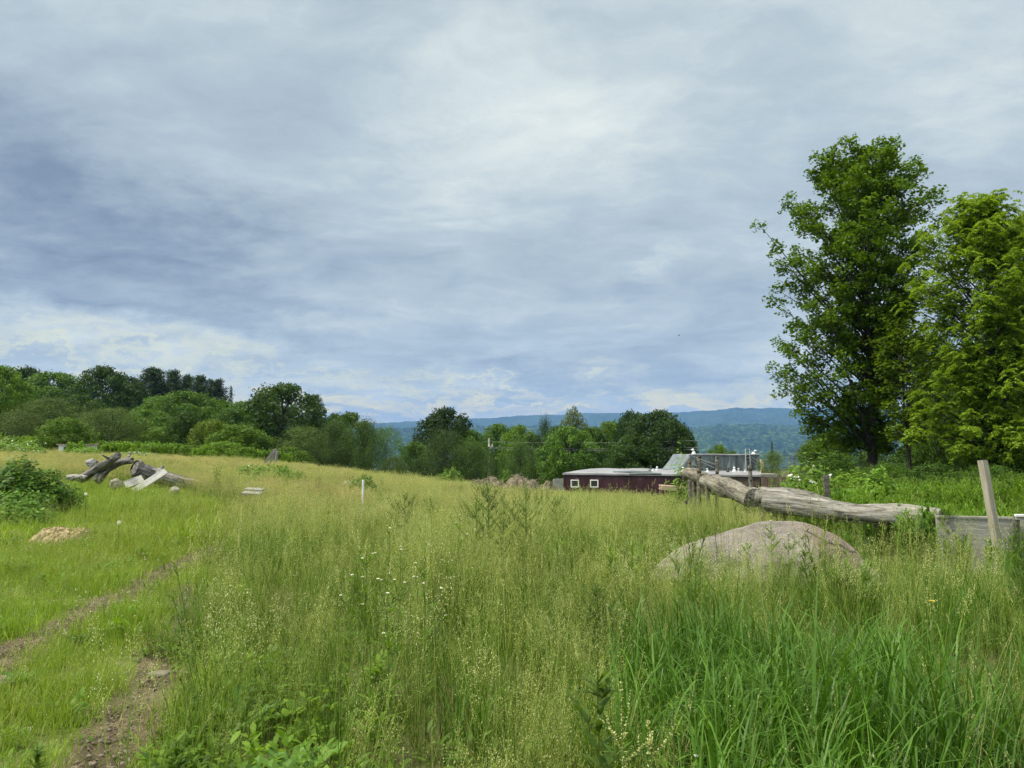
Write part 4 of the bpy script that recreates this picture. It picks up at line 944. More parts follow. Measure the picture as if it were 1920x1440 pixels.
def rock_mat():
    m, t, o = newmat('granite'); co = t.new('ShaderNodeTexCoord').outputs['Object']
    n = t.noise(co, 1.6, 8, .6, .4); c = t.ramp(n, [(.32, (.115, .10, .083)), (.5, (.25, .222, .188)), (.68, (.38, .345, .305))])
    pk = t.math('MULTIPLY', t.smooth(t.sep(co)[0], .05, .5), t.smooth(t.noise(t.vmath('ADD', co, (3, 1, 2)), 1.3, 4, .5), .42, .52)); c = t.mix(t.math('MULTIPLY', pk, .6), c, (.20, .125, .095))
    lic = t.smooth(t.noise(co, 5, 8, .72), .52, .62); c = t.mix(t.math('MULTIPLY', lic, .8), c, (.13, .125, .105))
    c = t.mix(t.math('MULTIPLY', t.smooth(t.noise(co, 45, 2, .5), .6, .68), .6), c, (.09, .08, .07))
    c = t.mix(t.math('MULTIPLY', t.smooth(t.noise(co, 60, 2, .5), .62, .7), .5), c, (.62, .58, .53))
    vec = t.vmath('ADD', t.vmath('MULTIPLY', co, (.6, 1, 1.5)), t.vmath('MULTIPLY', t.noise(co, 1.2, 4, .6, col=True), (.9, .9, .9)))
    ck = t.smooth(t.math('ABSOLUTE', t.math('SUBTRACT', t.noise(t.vmath('MULTIPLY', co, (.7, .9, 1.8)), 1.1, 3, .45), .52)), .0, .006, 1, 0); ck = t.math('MULTIPLY', ck, t.smooth(t.noise(co, 1.9, 2, .5), .48, .6)); c = t.mix(t.math('MULTIPLY', ck, .8), c, (.04, .03, .025))
    X_, Y_, Z_ = t.sep(co)[:3]; ln = t.math('ADD', t.math('SUBTRACT', Z_, .55), t.math('MULTIPLY', t.math('SUBTRACT', X_, .40), .42)); ln = t.math('ADD', ln, t.math('MULTIPLY', t.math('SUBTRACT', t.noise(co, 3.5, 5, .6), .5), .22))
    k2 = t.math('MULTIPLY', t.smooth(t.math('ABSOLUTE', ln), .004, .016, 1, 0), t.math('MULTIPLY', t.smooth(X_, .22, .30), t.smooth(X_, .95, .8))); ck = t.math('MAXIMUM', ck, k2); c = t.mix(t.math('MULTIPLY', k2, .9), c, (.03, .022, .018))
    low = t.math('MULTIPLY', t.smooth(ln, .0, -.03), t.math('MULTIPLY', t.smooth(X_, .22, .34), t.smooth(X_, .98, .8))); c = t.mix(t.math('MULTIPLY', low, .55), c, (.17, .105, .085))
    p = t.new('ShaderNodeBsdfPrincipled'); t.l.new(c, p.inputs['Base Color']); p.inputs['Roughness'].default_value = .85
    b = t.new('ShaderNodeBump'); b.inputs['Strength'].default_value = 1; b.inputs['Distance'].default_value = .07
    t.l.new(t.math('SUBTRACT', t.noise(co, 10, 9, .7), ck), b.inputs['Height']); t.l.new(b.outputs[0], p.inputs['Normal'])
    t.l.new(p.outputs[0], o.inputs[0]); return m
M_rock = rock_mat()

RZ = at(1057, 887, 45).z
A_ = at(1057, 887, 45); B_ = at(1425, 890, 41.5); C_ = at(1425, 880, 55); D_ = at(1122, 878, 57)
gs = min(gzf(A_.x, A_.y), gzf(B_.x, B_.y)) - .5
shed = empty('shed', (A_.x, A_.y, gs)); tag(shed, 'long low shed with dark purple sheeting, pale flat roof and two square windows', 'shed')
def wpt(p): return np.array([p[0] - A_.x, p[1] - A_.y, (p[2] if len(p) > 2 else RZ) - gs])
def quadwall(p, q, z0, z1, mat, name, parent, off=0.0, n=60, amp=.03, seed=1):
    """upright sheet with folds and a real thickness"""
    m = MB(); p = np.array(p, float); q = np.array(q, float); d = q - p; L = np.linalg.norm(d); d /= L; nn = np.array([d[1], -d[0]])
    rg = np.random.default_rng(seed); ph = rg.uniform(0, 6, 6); V = []; rows = 7
    for side in (0, 1):
        for r in range(rows):
            t = r / (rows - 1)
            for i in range(n):
                s = i / (n - 1) * L; f = amp * (math.sin(s * 5 + ph[0] + t) + .6 * math.sin(s * 13 + ph[1] - t * 2) + .5 * math.sin(s * 2.3 + t * 3)) * (.3 + .7 * math.sin(t * 3.0))
                o_ = off + f * (1 - side) - .08 * side; V.append((*(p + d * s + nn * o_), z0 + (z1 - z0) * t))
    K = rows * n; Fc = []
    for r in range(rows - 1):
        for i in range(n - 1): a = r * n + i; Fc.append((a, a + 1, a + 1 + n, a + n)); Fc.append((K + a, K + a + n, K + a + 1 + n, K + a + 1))
    for i in range(n - 1): t_ = (rows - 1) * n + i; Fc.append((t_, t_ + 1, K + t_ + 1, K + t_))
    for r in range(rows - 1): Fc.append((r * n, (r + 1) * n, K + (r + 1) * n, K + r * n)); Fc.append((r * n + n - 1, K + r * n + n - 1, K + (r + 1) * n + n - 1, (r + 1) * n + n - 1))
    m.add(V, Fc, 0, .5, True); return link(name, m.mesh(name, mat), parent)
pa, pb, pc, pd = (wpt((q.x, q.y)) for q in (A_, B_, C_, D_)); HW = RZ - gs
pm = pa + (pb - pa) * .64
w1 = quadwall(pa[:2], pm[:2], 0, HW - .03, M_purple, 'wall', shed, seed=1)
w2 = quadwall(pm[:2] + (pb - pm)[:2] * .004, pb[:2], 0, HW - .03, M_brown, 'wall', shed, amp=.01, seed=2); w2['label'] = 'brown boarded wall'
quadwall(pd[:2], pa[:2], 0, HW - .03, M_purple, 'wall', shed, seed=3); quadwall(pc[:2], pd[:2], 0, HW - .03, M_purple, 'wall', shed, seed=4); quadwall(pb[:2], pc[:2], 0, HW - .03, M_brown, 'wall', shed, seed=5)
m = MB(); n = 40; V = []
for j in range(14):
    for i in range(n):
        s, t = i / (n - 1), j / 13; p = (pa * (1 - s) + pb * s) * (1 - t) + (pd * (1 - s) + pc * s) * t
        e = 1.012; c = (pa + pb + pc + pd) / 4; p = c + (p - c) * e; V.append((p[0], p[1], HW + .03 * math.sin(s * 30) * math.sin(t * 7) + .05 * math.sin(t * 3.1)))
m.add(V, [(j * n + i, j * n + i + 1, (j + 1) * n + i + 1, (j + 1) * n + i) for j in range(13) for i in range(n - 1)], 0, .5, True)
V2 = [(x, y, z - .10) for x, y, z in V[:n]]; m.add(V[:n] + V2, [(i, n + i, n + i + 1, i + 1) for i in range(n - 1)], 0)
V3 = [V[j * n] for j in range(14)]; m.add(V3 + [(x, y, z - .1) for x, y, z in V3], [(i, i + 1, 15 + i, 14 + i) for i in range(13)], 0)
roof = link('roof', m.mesh('roof', M_roof), shed)
for (x0, x1, yy) in ((1150, 1222, 884.5), (1180, 1240, 888)):
    m = MB(); Yc = (EYE - RZ - .06) / ((yy - 845) / F); q0 = at(x0, yy, Yc); q1 = at(x1, yy, Yc + .2)
    m.tube([(q0.x - A_.x, q0.y - A_.y, HW + .05), ((q0.x + q1.x) / 2 - A_.x, q0.y - A_.y + .1, HW + .07), (q1.x - A_.x, q1.y - A_.y, HW + .05)], .06, 8, lobes=.4)
    link('roof_fold', m.mesh('roof_fold', M_tarp), roof)
def on_wall(px):
    k = (px - 960) / F; d = (B_ - A_); # ray x = k*y
    s = (k * A_.y - A_.x) / (d.x - k * d.y); return A_ + d * s
ud = (B_ - A_); ud.z = 0; ud.normalize(); nd = Vector((ud.y, -ud.x, 0)); rz_w = math.atan2(ud.y, ud.x)
for px in (1077.5, 1113.5):
    p = on_wall(px); zc = at(px, 906.5, p.y).z; wd = 15.5 / F * p.y; hg = 12.5 / F * p.y
    wnd = empty('window', (p.x - A_.x + nd.x * .09, p.y - A_.y + nd.y * .09, zc - gs), rz_w); wnd.parent = shed
    m = MB(); t_ = .055
    m.box((0, 0, hg / 2), (wd, .05, t_)); m.box((0, 0, -hg / 2), (wd, .05, t_)); m.box((-wd / 2 + t_ / 2, 0, 0), (t_, .046, hg - t_)); m.box((wd / 2 - t_ / 2, 0, 0), (t_, .046, hg - t_))
    link('frame', m.mesh('frame', M_white), wnd); m = MB(); m.box((0, .005, 0), (wd - 2 * t_, .012, hg - t_)); m.box((0, -.004, .01), (wd - 2 * t_, .01, .02)); link('pane', m.mesh('pane', M_black), wnd)

def tarp_cover():
    L, Rr, top, Y0, dep = 1292, 1424, 853, 48.5, 5.0
    p0 = at(L, top, Y0); p1 = at(Rr, top, Y0); zt = p0.z; zb = RZ + .05; H = zt - zb
    o = empty('tarpaulin_cover', (p0.x, p0.y, zb)); tag(o, 'grey green tarpaulin draped over a raised box frame on the shed roof', 'tarpaulin')
    w = p1.x - p0.x; rg = np.random.default_rng(3)
    # wrinkled sheet: closed outline swept downwards
    n = 260; per = []; 
    def corner(u):
        P = 2 * (w + dep); s = u * P
        if s < w: return s, 0.0
        if s < w + dep: return w, s - w
        if s < 2 * w + dep: return w - (s - w - dep), dep
        return 0.0, dep - (s - 2 * w - dep)
    V = []; rows = 12
    for r in range(rows):
        t = r / (rows - 1)
        for i in range(n):
            x, y = corner(i / n); cx, cy = x - w / 2, y - dep / 2; s = i / n * 2 * (w + dep)
            f = (.02 + .09 * t) * (math.sin(s * 7.3) + .7 * math.sin(s * 17.1 + t * 2) + .5 * math.sin(s * 3.1))
            out = np.array([cx / (w / 2) if abs(cx) > w / 2 - .01 else 0, cy / (dep / 2) if abs(cy) > dep / 2 - .01 else 0])
            fl = .85 * t ** 1.1 * max(0, 1 - x / .5) if x < .5 else 0
            V.append((x + out[0] * f * .6 - fl * (.9 if x < .02 else .9 * max(0, 1 - x / .5)), y + out[1] * f, H * (1 - t) + (.04 * math.sin(s * 2.2) if r == 0 else 0)))
    Fc = [(r * n + i, r * n + (i + 1) % n, (r + 1) * n + (i + 1) % n, (r + 1) * n + i) for r in range(rows - 1) for i in range(n)]
    m = MB(); m.add(V, Fc, 0, .5, True); link('side_sheet', m.mesh('side_sheet', M_tarp), o)
    m = MB(); c = (w / 2, dep / 2, H + .03); V = [(x, y, z + .003) for x, y, z in V[:n]] + [c]; m.add(V, [(i, (i + 1) % n, n) for i in range(n)], 0, .5, True)
    pts = [(-.02, -.04, H + .01), (w * .3, -.05, H + .03), (w * .62, -.05, H), (w + .02, -.04, H + .02)]; m.tube(pts, .05, 8); link('top_sheet', m.mesh('top_sheet', M_roof), o)
    # pale gathered corner and ridge folds
    m = MB(); m.tube([(w + .05, -.15, H * .72), (w + .12, -.2, H * .35), (w + .10, -.2, 0.0)], [.10, .12, .16], 9, lobes=.25, seed=4); link('corner_wrap', m.mesh('corner_wrap', noise_mat('cream_cloth', [(.3, (.42, .36, .27)), (.7, (.65, .58, .46))], 5, bump=.5)), o)
    for k, (x0, z0, x1, z1) in enumerate([(.1, H * .95, 2.3, .2), (.3, H * .8, 1.9, .05), (-.25, H * .6, 1.2, .05), (w - .9, H * .95, w - .05, .25), (w - .6, H * .9, w, .5)]):
        m = MB(); m.tube([(x0, -.12, z0), ((x0 + x1) / 2, -.19, (z0 + z1) / 2 - .05), (x1, -.16, z1)], [.03, .05, .02], 6, lobes=.3, seed=k); link('fold', m.mesh('fold', M_tarp), o)
    # ladder hooked on the front
    q = at(1401, 876, Y0 - .5); lz = at(1401, 842, Y0 - .5).z - q.z
    l = empty('ladder', (q.x, q.y - .25, q.z)); tag(l, 'slim metal ladder with a hooped top standing against the tarpaulin', 'ladder')
    m = MB(); h = .14; m.tube([(-h, 0, -.3), (-h, .1, lz - .05), (-h * .8, .12, lz), (h * .8, .12, lz), (h, .1, lz - .05), (h, 0, -.3)], .022, 7); link('rail', m.mesh('rail', M_metal), l)
    for k in range(5):
        m = MB(); m.box((0, .03 + .02 * k, -.12 + k * .2), (2 * h, .09, .035)); link('step', m.mesh('step', M_black), l)
tarp_cover()
def bundle(px, base, Y, hpx, mat, label, bend=0.0, fat=1.0):
    p = at(px, base + 1, Y); H = hpx * 1.3 / F * Y; o = empty('tied_bundle', tuple(p), random.uniform(0, 6)); tag(o, label, 'bundle', 'small tied bundles on the shed roof')
    m = MB(); r = H * .34 * fat; m.lathe([(0.01, 0), (r, 0.02 * H), (r * .95, .25 * H), (r * .45, .55 * H), (r * .3, .66 * H), (0.01, .68 * H)], 10); link('body', m.mesh('body', mat), o)
    m = MB(); hr = H * .17; m.lathe([(0.003, -hr), (hr * .7, -hr * .7), (hr, 0), (hr * .7, hr * .7), (0.003, hr)], 10, (bend * H * .3, 0, .66 * H + hr * .8)); m.tube([(bend * H * .3 + hr * .8, 0, .68 * H + hr), (bend * H * .3 + hr * 1.9, 0, .62 * H + hr)], [hr * .35, hr * .1], 6); link('knot', m.mesh('knot', mat), o)
bundle(1301, 855, 48.7, 12, M_cloth, 'white tied bundle on the left end of the tarpaulin top', .3)
bundle(1413, 855, 48.7, 10, M_cloth, 'white tied bundle on the tarpaulin top beside the ladder', .9, 1.3)
bundle(1232, 886, 50, 10, M_cloth, 'white knotted bundle, tallest on the open roof left of the tarpaulin', .2, 1.2)
bundle(1224, 886, 49, 7, M_cloth, 'low white bundle beside the tallest one on the open roof', .2, 1.5)
bundle(1218, 887, 48, 9, M_black, 'dark bundle leaning left of the white ones on the open roof', .8)
bundle(1266, 885, 50, 9, M_teal, 'teal cloth bundle at the foot of the draped tarpaulin', .5, 1.4)
bundle(1281, 887, 45, 10, noise_mat('yellow_white', [(.3, (.55, .56, .38)), (.7, (.75, .76, .6))], 5, bump=0), 'pale yellow bundle with a teal knot right of the teal cloth', 0)
bundle(1327, 887, 46, 8, M_cloth, 'white bundle between the two tall front fence posts', .6)
bundle(1365, 888, 46, 11, M_black, 'dark upright bundle in front of the tarpaulin middle', .2, .8)
bundle(1377, 888, 46, 11, M_cloth, 'fat white bundle in front of the tarpaulin middle', .2, 1.2)
bundle(1385, 888, 46, 9, M_cloth, 'slim white bundle right of the fat white one', 0, .7)
bundle(1397, 888, 46, 7, M_cloth, 'low white bundle at the foot of the ladder', .2, 1.3)
def stack(name, label, cat, cx, cy, Y, wpx, hpx, n, mat, tilt=0.0, dep=1.0, z=None, part='board', yaw=0.0):
    p = at(cx, cy, Y); w = wpx / F * Y; h = hpx / F * Y / n; o = empty(name, tuple(p), yaw); o.rotation_euler = (0, tilt, yaw); tag(o, label, cat)
    for k in range(n):
        for j in range(3 if dep > .5 else 1):
            m = MB(); m.box((random.uniform(-.03, .03) * w, (j - 1) * dep / 3 if dep > .5 else 0, h * (k + .5)), (w, dep / 3 * .93 if dep > .5 else dep, h * .86)); link(part, m.mesh(part, mat), o)
    return o
stack('lumber_stack', 'short stack of pinkish new boards lying in the grass before the shed', 'lumber', 1263, 920, 35, 50, 9, 3, M_pinkwood, tilt=R(5), dep=.8)
stack('lumber_stack', 'two grey pallet boards at the right corner of the shed', 'lumber', 1437, 894, 42, 32, 6, 2, M_plank, dep=.8)
def picket(name, label, px0, px1, top, Y0, Y1, hm, mat, n):
    p0 = at(px0, top, Y0); p1 = at(px1, top, Y1); o = empty(name, (p0.x, p0.y, p0.z - hm)); tag(o, label, 'fence')
    d = p1 - p0; L = math.hypot(d.x, d.y); o.rotation_euler = (0, 0, math.atan2(d.y, d.x))
    for k in range(n):
        m = MB(); m.box(((k + .5) / n * L, 0, hm / 2 + random.uniform(-.02, .03)), (L / n * .8, .03, hm)); link('picket', m.mesh('picket', mat), o)
    for z in (.25, .8): m = MB(); m.box((L / 2, .03, hm * z), (L, .03, .06)); link('rail', m.mesh('rail', mat), o)
picket('picket_fence', 'short grey slatted panel at the left end of the purple shed', 1037, 1056, 898, 44, 44.5, .7, M_plank, 7)
picket('picket_fence', 'grey picket fence between the shed and the white flowers', 1427, 1476, 893, 38, 37, .8, M_brown, 16)

# ------------------------------------------------------------------ logs, posts, planks
def log(name, label, cat, p0, p1, r0, r1, mat, mats=None, bend=(0, 0, 0), lobes=.12, jit=.03, seed=0, stubs=0, group=None, tint=(1, 1, 1), mid=None):
    p0 = Vector(p0); p1 = Vector(p1); d = p1 - p0; L = d.length; o = empty(name, p0)
    o.rotation_mode = 'QUATERNION'; o.rotation_quaternion = d.to_track_quat('X', 'Z'); tag(o, label, cat, group)
    rg = np.random.default_rng(seed + 50); t = np.linspace(0, 1, 26)
    P = np.stack([t * L, bend[1] * np.sin(t * math.pi) + .012 * np.sin(t * 11 + seed), bend[2] * np.sin(t * math.pi) + .012 * np.sin(t * 9 + seed)], -1)
    rr = np.interp(t, [0, 1], [r0, r1]) if mid is None else np.interp(t, *mid)
    rr = rr * (1 + .05 * np.sin(t * 17 + seed) + rg.normal(0, .012, 26)); rr[0] *= .93; rr[-1] *= .93
    m = MB(); m.tube(P, rr, 22, cap=False, lobes=lobes, jit=jit, seed=seed); 
    for i in range(6):   # raised ridges of old wood
        a = rg.uniform(0, 6.28); s0, s1 = sorted(rg.uniform(.03, .97, 2)); tt = np.linspace(s0, s1, 8); R_ = np.interp(tt, t, rr) * .97
        m.tube(np.stack([tt * L, np.interp(tt, t, P[:, 1]) + R_ * math.cos(a), np.interp(tt, t, P[:, 2]) + R_ * math.sin(a)], -1), r0 * .07 * np.sin(np.linspace(.1, 3.04, 8)), 5, cap=False)
    b = link('trunk_wood', m.mesh('trunk_wood', mat), o); b.color = (*tint, 1)
    for e, (c, r_, sg) in enumerate(((P[0], rr[0], -1), (P[-1], rr[-1], 1))):
        m = MB(); ang = np.linspace(0, 2 * math.pi, 22, endpoint=False); V = [c + np.array([sg * .012 + rg.normal(0, .006), 0, 0])]
        for q in (.5, 1.0): V += [c + np.array([sg * (.006 if q < 1 else -.012) + rg.normal(0, .005), r_ * q * .99 * math.cos(a), r_ * q * .99 * math.sin(a)]) for a in ang]
        Fc = [(0, 1 + j, 1 + (j + 1) % 22) for j in range(22)] + [(1 + j, 23 + j, 23 + (j + 1) % 22, 1 + (j + 1) % 22) for j in range(22)]
        m.add(V, Fc, 0); ec = link('cut_end', m.mesh('cut_end', mats or mat), o); ec.color = (*tint, 1)
    for k in range(stubs):
        tt = rg.uniform(.1, .9); a = rg.uniform(.3, 2.8); c = np.array([tt * L, np.interp(tt, t, P[:, 1]), np.interp(tt, t, P[:, 2])]); dr = np.array([.3, math.cos(a), math.sin(a)])
        m = MB(); m.tube([c, c + dr * r0 * 1.3, c + dr * r0 * (1.6 + rg.random())], [r0 * .35, r0 * .26, r0 * .12], 7); st = link('branch_stub', m.mesh('branch_stub', mat), o); st.color = (*tint, 1)
    return o
GL = 'old logs laid along the right fence'
log('fallen_log', 'long smooth grey log with a dark cut end, nearest in the log fence', 'log', at(1438, 938, 12.8), at(1768, 972, 10.6), .20, .165, M_wood, M_dark, bend=(0, 0, -.05), seed=1, stubs=0, group=GL, mid=([0, .12, .3, .6, 1], [.19, .20, .168, .148, .152]))
log('fallen_log', 'short grey log humped behind the thick end of the longest log', 'log', at(1424, 934, 13.8), at(1555, 951, 13.0), .20, .15, M_wood, bend=(0, 0, .08), seed=2, group=GL, tint=(.85, .85, .83))
log('fallen_log', 'mottled log sloping down to the thick end of the longest log', 'log', at(1339, 905, 16.2), at(1412, 934, 14.2), .20, .19, M_wood, seed=3, group=GL, stubs=0, tint=(.86, .84, .76))
log('fallen_log', 'short log piece with a dark split, second from the far end of the fence', 'log', at(1322, 901, 16.9), at(1341, 914, 16.2), .15, .18, M_wood, M_dark, seed=4, group=GL, tint=(.85, .82, .74))
log('fallen_log', 'curved bark covered log at the far end of the fence', 'log', at(1286, 889, 18.5), at(1322, 901, 17.0), .13, .16, M_wood, M_dark, bend=(0, 0, .06), seed=5, group=GL, tint=(.8, .76, .66))
def post(label, px, top, Y, wpx, hm, seed=0, lean=0, tint=(1, 1, 1), sq=False, mat=None):
    p = at(px, top, Y); g = gzf(p.x, p.y) - .3; h = p.z - g; o = empty('fence_post', (p.x - lean * 0, p.y, g)); tag(o, label, 'post', 'grey wooden posts of the right fence')
    r = wpx / F * Y / 2; m = MB(); n = 8 if sq else 12; t = np.linspace(0, 1, 9)
    if sq:
        m.box((0, 0, h / 2), (2 * r, 1.1 * r, h)); m.box((0, 0, h + .006), (1.9 * r, r, .012))
    else: m.tube(np.stack([.012 * np.sin(t * 5 + seed), .01 * np.cos(t * 4), t * h], -1), r * (1.05 - .08 * t), n, lobes=.08, jit=.02, seed=seed)
    b = link('shaft', m.mesh('shaft', mat or M_wood), o); b.color = (*tint, 1); return o
post('short weathered post behind the far end of the log fence', 1293, 861, 18.8, 7, 1, 1, tint=(.75, .72, .62))
post('tallest of the round posts at the far end of the log fence', 1310, 855, 16.9, 7.5, 1, 2, tint=(.75, .73, .6))
post('round post in front of the tarpaulin middle', 1343, 857, 17.2, 6.5, 1, 3, tint=(.85, .8, .7))
post('post standing in front of the ladder', 1405, 872, 15.6, 7.5, 1, 4, tint=(.85, .84, .76))
post('dark narrow post behind the middle of the longest log', 1549, 893, 13.4, 10, 1, 5, tint=(.6, .56, .5), sq=True)
post('stubby post holding up the mottled log', 1327, 912, 16.4, 9, 1, 6, tint=(.7, .66, .55))
post('stubby post under the curved log at the far end', 1302, 903, 17.6, 8, 1, 7, tint=(.6, .56, .48))
post('dark prop under the thick end of the longest log', 1428, 945, 13.3, 10, 1, 8, tint=(.3, .28, .25))
post('dark prop under the middle of the longest log', 1640, 966, 11.75, 9, 1, 9, tint=(.3, .28, .25))
# leaning post
b0 = at(1881, 1075, 9.15); b1 = at(1842, 863, 9.3); b0.z = min(b0.z, .05)
d = b1 - b0; o = empty('leaning_post', b0); o.rotation_mode = 'QUATERNION'; o.rotation_quaternion = d.to_track_quat('Z', 'Y'); tag(o, 'square grey post leaning left over the low board wall', 'post')
m = MB(); m.box((0, 0, d.length / 2), (.105, .07, d.length), taper=.98); b_ = link('shaft', m.mesh('shaft', noise_mat('grey_post', [(.3, (.20, .185, .14)), (.55, (.34, .31, .24)), (.75, (.44, .41, .33))], 5, 8, stretch=(3, 3, .5), bump=.5, bscale=9)), o)
M_board = noise_mat('grey_board', [(.28, (.19, .185, .16)), (.45, (.34, .33, .29)), (.58, (.25, .24, .21)), (.75, (.46, .45, .41))], 2.6, 4, stretch=(.7, 1, 3.4), bump=.5, bscale=7)
def board_panel(label, px0, px1, top, Y0, Y1, mat, cap=False, drop=.75):
    p0 = at(px0, top, Y0); p1 = at(px1, top, Y1); zt = (p0.z + p1.z) / 2; L = math.hypot(p1.x - p0.x, p1.y - p0.y)
    o = empty('board_wall', (p0.x, p0.y, zt - drop), math.atan2(p1.y - p0.y, p1.x - p0.x)); tag(o, label, 'board wall')
    m = MB(); m.box((L / 2, 0, drop / 2), (L, .05, drop)); link('panel', m.mesh('panel', mat), o)
    m = MB(); m.box((L / 2, 0, drop + .014), (L * 1.002, .075, .026)); c = link('cap_strip', m.mesh('cap_strip', M_white if cap else M_board), o)
    return o
board_panel('weathered grey board wall with swirling grain, between the log end and the leaning post', 1755, 1899, 972, 9.9, 9.7, M_board)
board_panel('grey board wall section with a pale top strip at the right edge of the photo', 1904, 2100, 970, 9.68, 9.4, M_board, True)
p = at(1901, 974, 9.6); o = empty('split_stake', (p.x, p.y, p.z - .8)); tag(o, 'dark split stake standing in the joint of the board wall', 'stake')
m = MB(); m.box((0, 0, .4), (.05, .06, .8), rot=Matrix.Rotation(R(6), 3, 'Y')); link('shaft', m.mesh('shaft', M_dark), o)

# log pile at the left
GP = 'weathered wood heaped in the left of the field'
YL = 24.5
log('pile_log', 'dark barked log with broken stubs, pointing up highest in the left pile', 'log', at(152, 898, YL), at(222, 854, YL - 1), .15, .11, M_oldbark, seed=11, stubs=4, group=GP, lobes=.12)
log('pile_log', 'curved dark log second in the left pile, arching right toward the fat log', 'log', at(183, 900, YL - .3), at(248, 864, YL - .5), .17, .10, M_oldbark, bend=(0, 0, .20), seed=12, stubs=3, group=GP)
log('pile_log', 'fattest short log in the left pile with a broad rounded end', 'log', at(252, 878, YL), at(300, 894, YL + .6), .27, .22, M_oldbark, M_oldbark, seed=13, stubs=1, group=GP, tint=(1, 1, 1))
log('pile_log', 'long pale trunk tapering down right out of the left pile', 'log', at(292, 893, YL - .3), at(392, 914, YL), .24, .10, M_wood, seed=14, group=GP, mid=([0, .5, .8, 1], [.24, .20, .12, .10]))
log('pile_log', 'thin end of a grey log lying in the grass right of the pale trunk', 'log', at(378, 909, YL + .1), at(452, 914, YL + .1), .09, .055, M_wood, seed=15, group=GP)
log('pile_log', 'thin broken limb under the dark barked log', 'log', at(186, 899, YL - .6), at(206, 878, YL - .5), .07, .05, M_wood, seed=16, stubs=2, group=GP, tint=(.6, .55, .5))
def plank(label, a, b, w, th, roll, group=None, mat=None, tint=(1.15, 1.15, 1.15)):
    a = Vector(a); b = Vector(b); d = b - a; o = empty('plank', a); o.rotation_mode = 'QUATERNION'
    o.rotation_quaternion = d.to_track_quat('X', 'Z') @ Vector((1, 0, 0)).rotation_difference(Vector((1, 0, 0))); o.rotation_quaternion = o.rotation_quaternion @ __import__('mathutils').Quaternion((1, 0, 0), roll)
    m = MB(); m.box((d.length / 2, 0, 0), (d.length, w, th)); b_ = link('board', m.mesh('board', mat or M_plank), o); b_.color = (*tint, 1); tag(o, label, 'plank', group); return o
plank('long pale plank leaning up to the right in the left pile', at(250, 921, YL - 1.4), at(311, 883, YL - .8), .21, .045, R(52), GP)
plank('shorter pale board beneath the long leaning plank', at(234, 910, YL - 1.0), at(268, 897, YL - .7), .28, .045, R(48), GP, tint=(1.0, 1.0, .98))
plank('upper of the two pale boards lying in grass right of the pile', at(461, 917, 18.2), at(494, 919, 18.2), .25, .05, R(8), 'pale boards flat in the grass', tint=(.62, .62, .58))
plank('lower of the two pale boards lying in grass right of the pile', at(456, 924, 17.6), at(490, 926, 17.6), .28, .05, R(8), 'pale boards flat in the grass', tint=(.62, .62, .58))

def stone(name, label, cat, c, size, mat, seed=0, amp=.12, sub=5, flat=.0, fn=None, group=None, rot=0, tint=None):
    import bmesh
    bm = bmesh.new(); bmesh.ops.create_icosphere(bm, subdivisions=sub, radius=1)
    V = np.array([v.co[:] for v in bm.verts]); rg = np.random.default_rng(seed); off = rg.uniform(0, 9, 3)
    from mathutils import noise as mn
    for v in bm.verts:
        q = Vector(v.co) * 1.3 + Vector(off); n_ = mn.fractal(q, 1.0, 2.0, 5) * amp + mn.noise(q * .7) * amp * .8
        v.co *= 1 + n_
        if fn: v.co = Vector(fn(v.co))
        v.co = Vector((v.co.x * size[0], v.co.y * size[1], v.co.z * size[2]))
    me = bpy.data.meshes.new(name); bm.to_mesh(me); bm.free(); me.materials.append(mat)
    me.polygons.foreach_set('use_smooth', [True] * len(me.polygons)); o = link(name, me, loc=c); o.rotation_euler = (0, 0, rot); tag(o, label, cat, group)
    if tint: o.color = (*tint, 1)
    return o
def domefn(v):
    z = v.z; x = v.x
    if x > .28 and z > -.3:      # broken facet on the right shoulder
        k = (x - .28) * .35; z = z - k * max(0, 1 - abs(v.y + .5))
    return (x * (1 + .16 * max(0, -x)), v.y, z - .16 * max(0, -x) * max(0, z) * 2)
pr = at(1446, 977, 9.4)
stone('boulder', 'large rounded pinkish grey granite boulder half sunk in the meadow', 'boulder', (pr.x, 9.4, .02), (1.29, .95, pr.z * .97), M_rock, 3, .11, 6, fn=domefn)
stone('pile_stump', 'pale rounded stump standing at the left of the leaning plank', 'stump', at(218, 908, YL - 1.2), (.2, .16, .17), M_plank, 5, .25, 4, group=GP, tint=(.7, .64, .52))
stone('pile_stump', 'pale knob of wood behind the dark barked log', 'stump', at(170, 868, YL + .6), (.14, .12, .14), M_plank, 6, .3, 4, group=GP, tint=(.85, .85, .86))
stone('pale_stone', 'whitish stone in the grass below the pale trunk', 'stone', at(327, 920, YL - 1.8), (.15, .12, .12), M_plank, 7, .2, 4, tint=(.75, .73, .68))
stone('pale_stone', 'pale rubble lump at the left foot of the wood pile', 'stone', at(142, 895, YL - .5), (.30, .2, .10), M_plank, 8, .35, 4, tint=(.7, .7, .66))
stone('pale_stone', 'small pale stone beside the low shrub near the white stake', 'stone', at(651, 908, 27), (.16, .14, .12), M_plank, 9, .2, 3)
for k, (px, py, s_) in enumerate([(6, 1296, .11), (300, 1284, .08), (232, 1136, .05), (140, 1226, .05), (345, 1183, .05)]):
    Yg = EYE / math.tan(math.atan((py - 720) / F) - PITCH); p = at(px, py, Yg)
    stone('flat_stone', ['flat stone at the left edge of the photo in the left rut', 'grey flake of stone beside the right rut under tall grass', 'small pale stone in the middle of the left rut', 'small stone near the wide lower part of the left rut', 'small stone at the hidden top of the right rut'][k], 'stone', (p.x, p.y, gzf(p.x, p.y) + .02), (s_, s_ * .7, s_ * .3), M_plank, 20 + k, .25, 3, group='stones lying in the wheel ruts', tint=(.5, .46, .4))
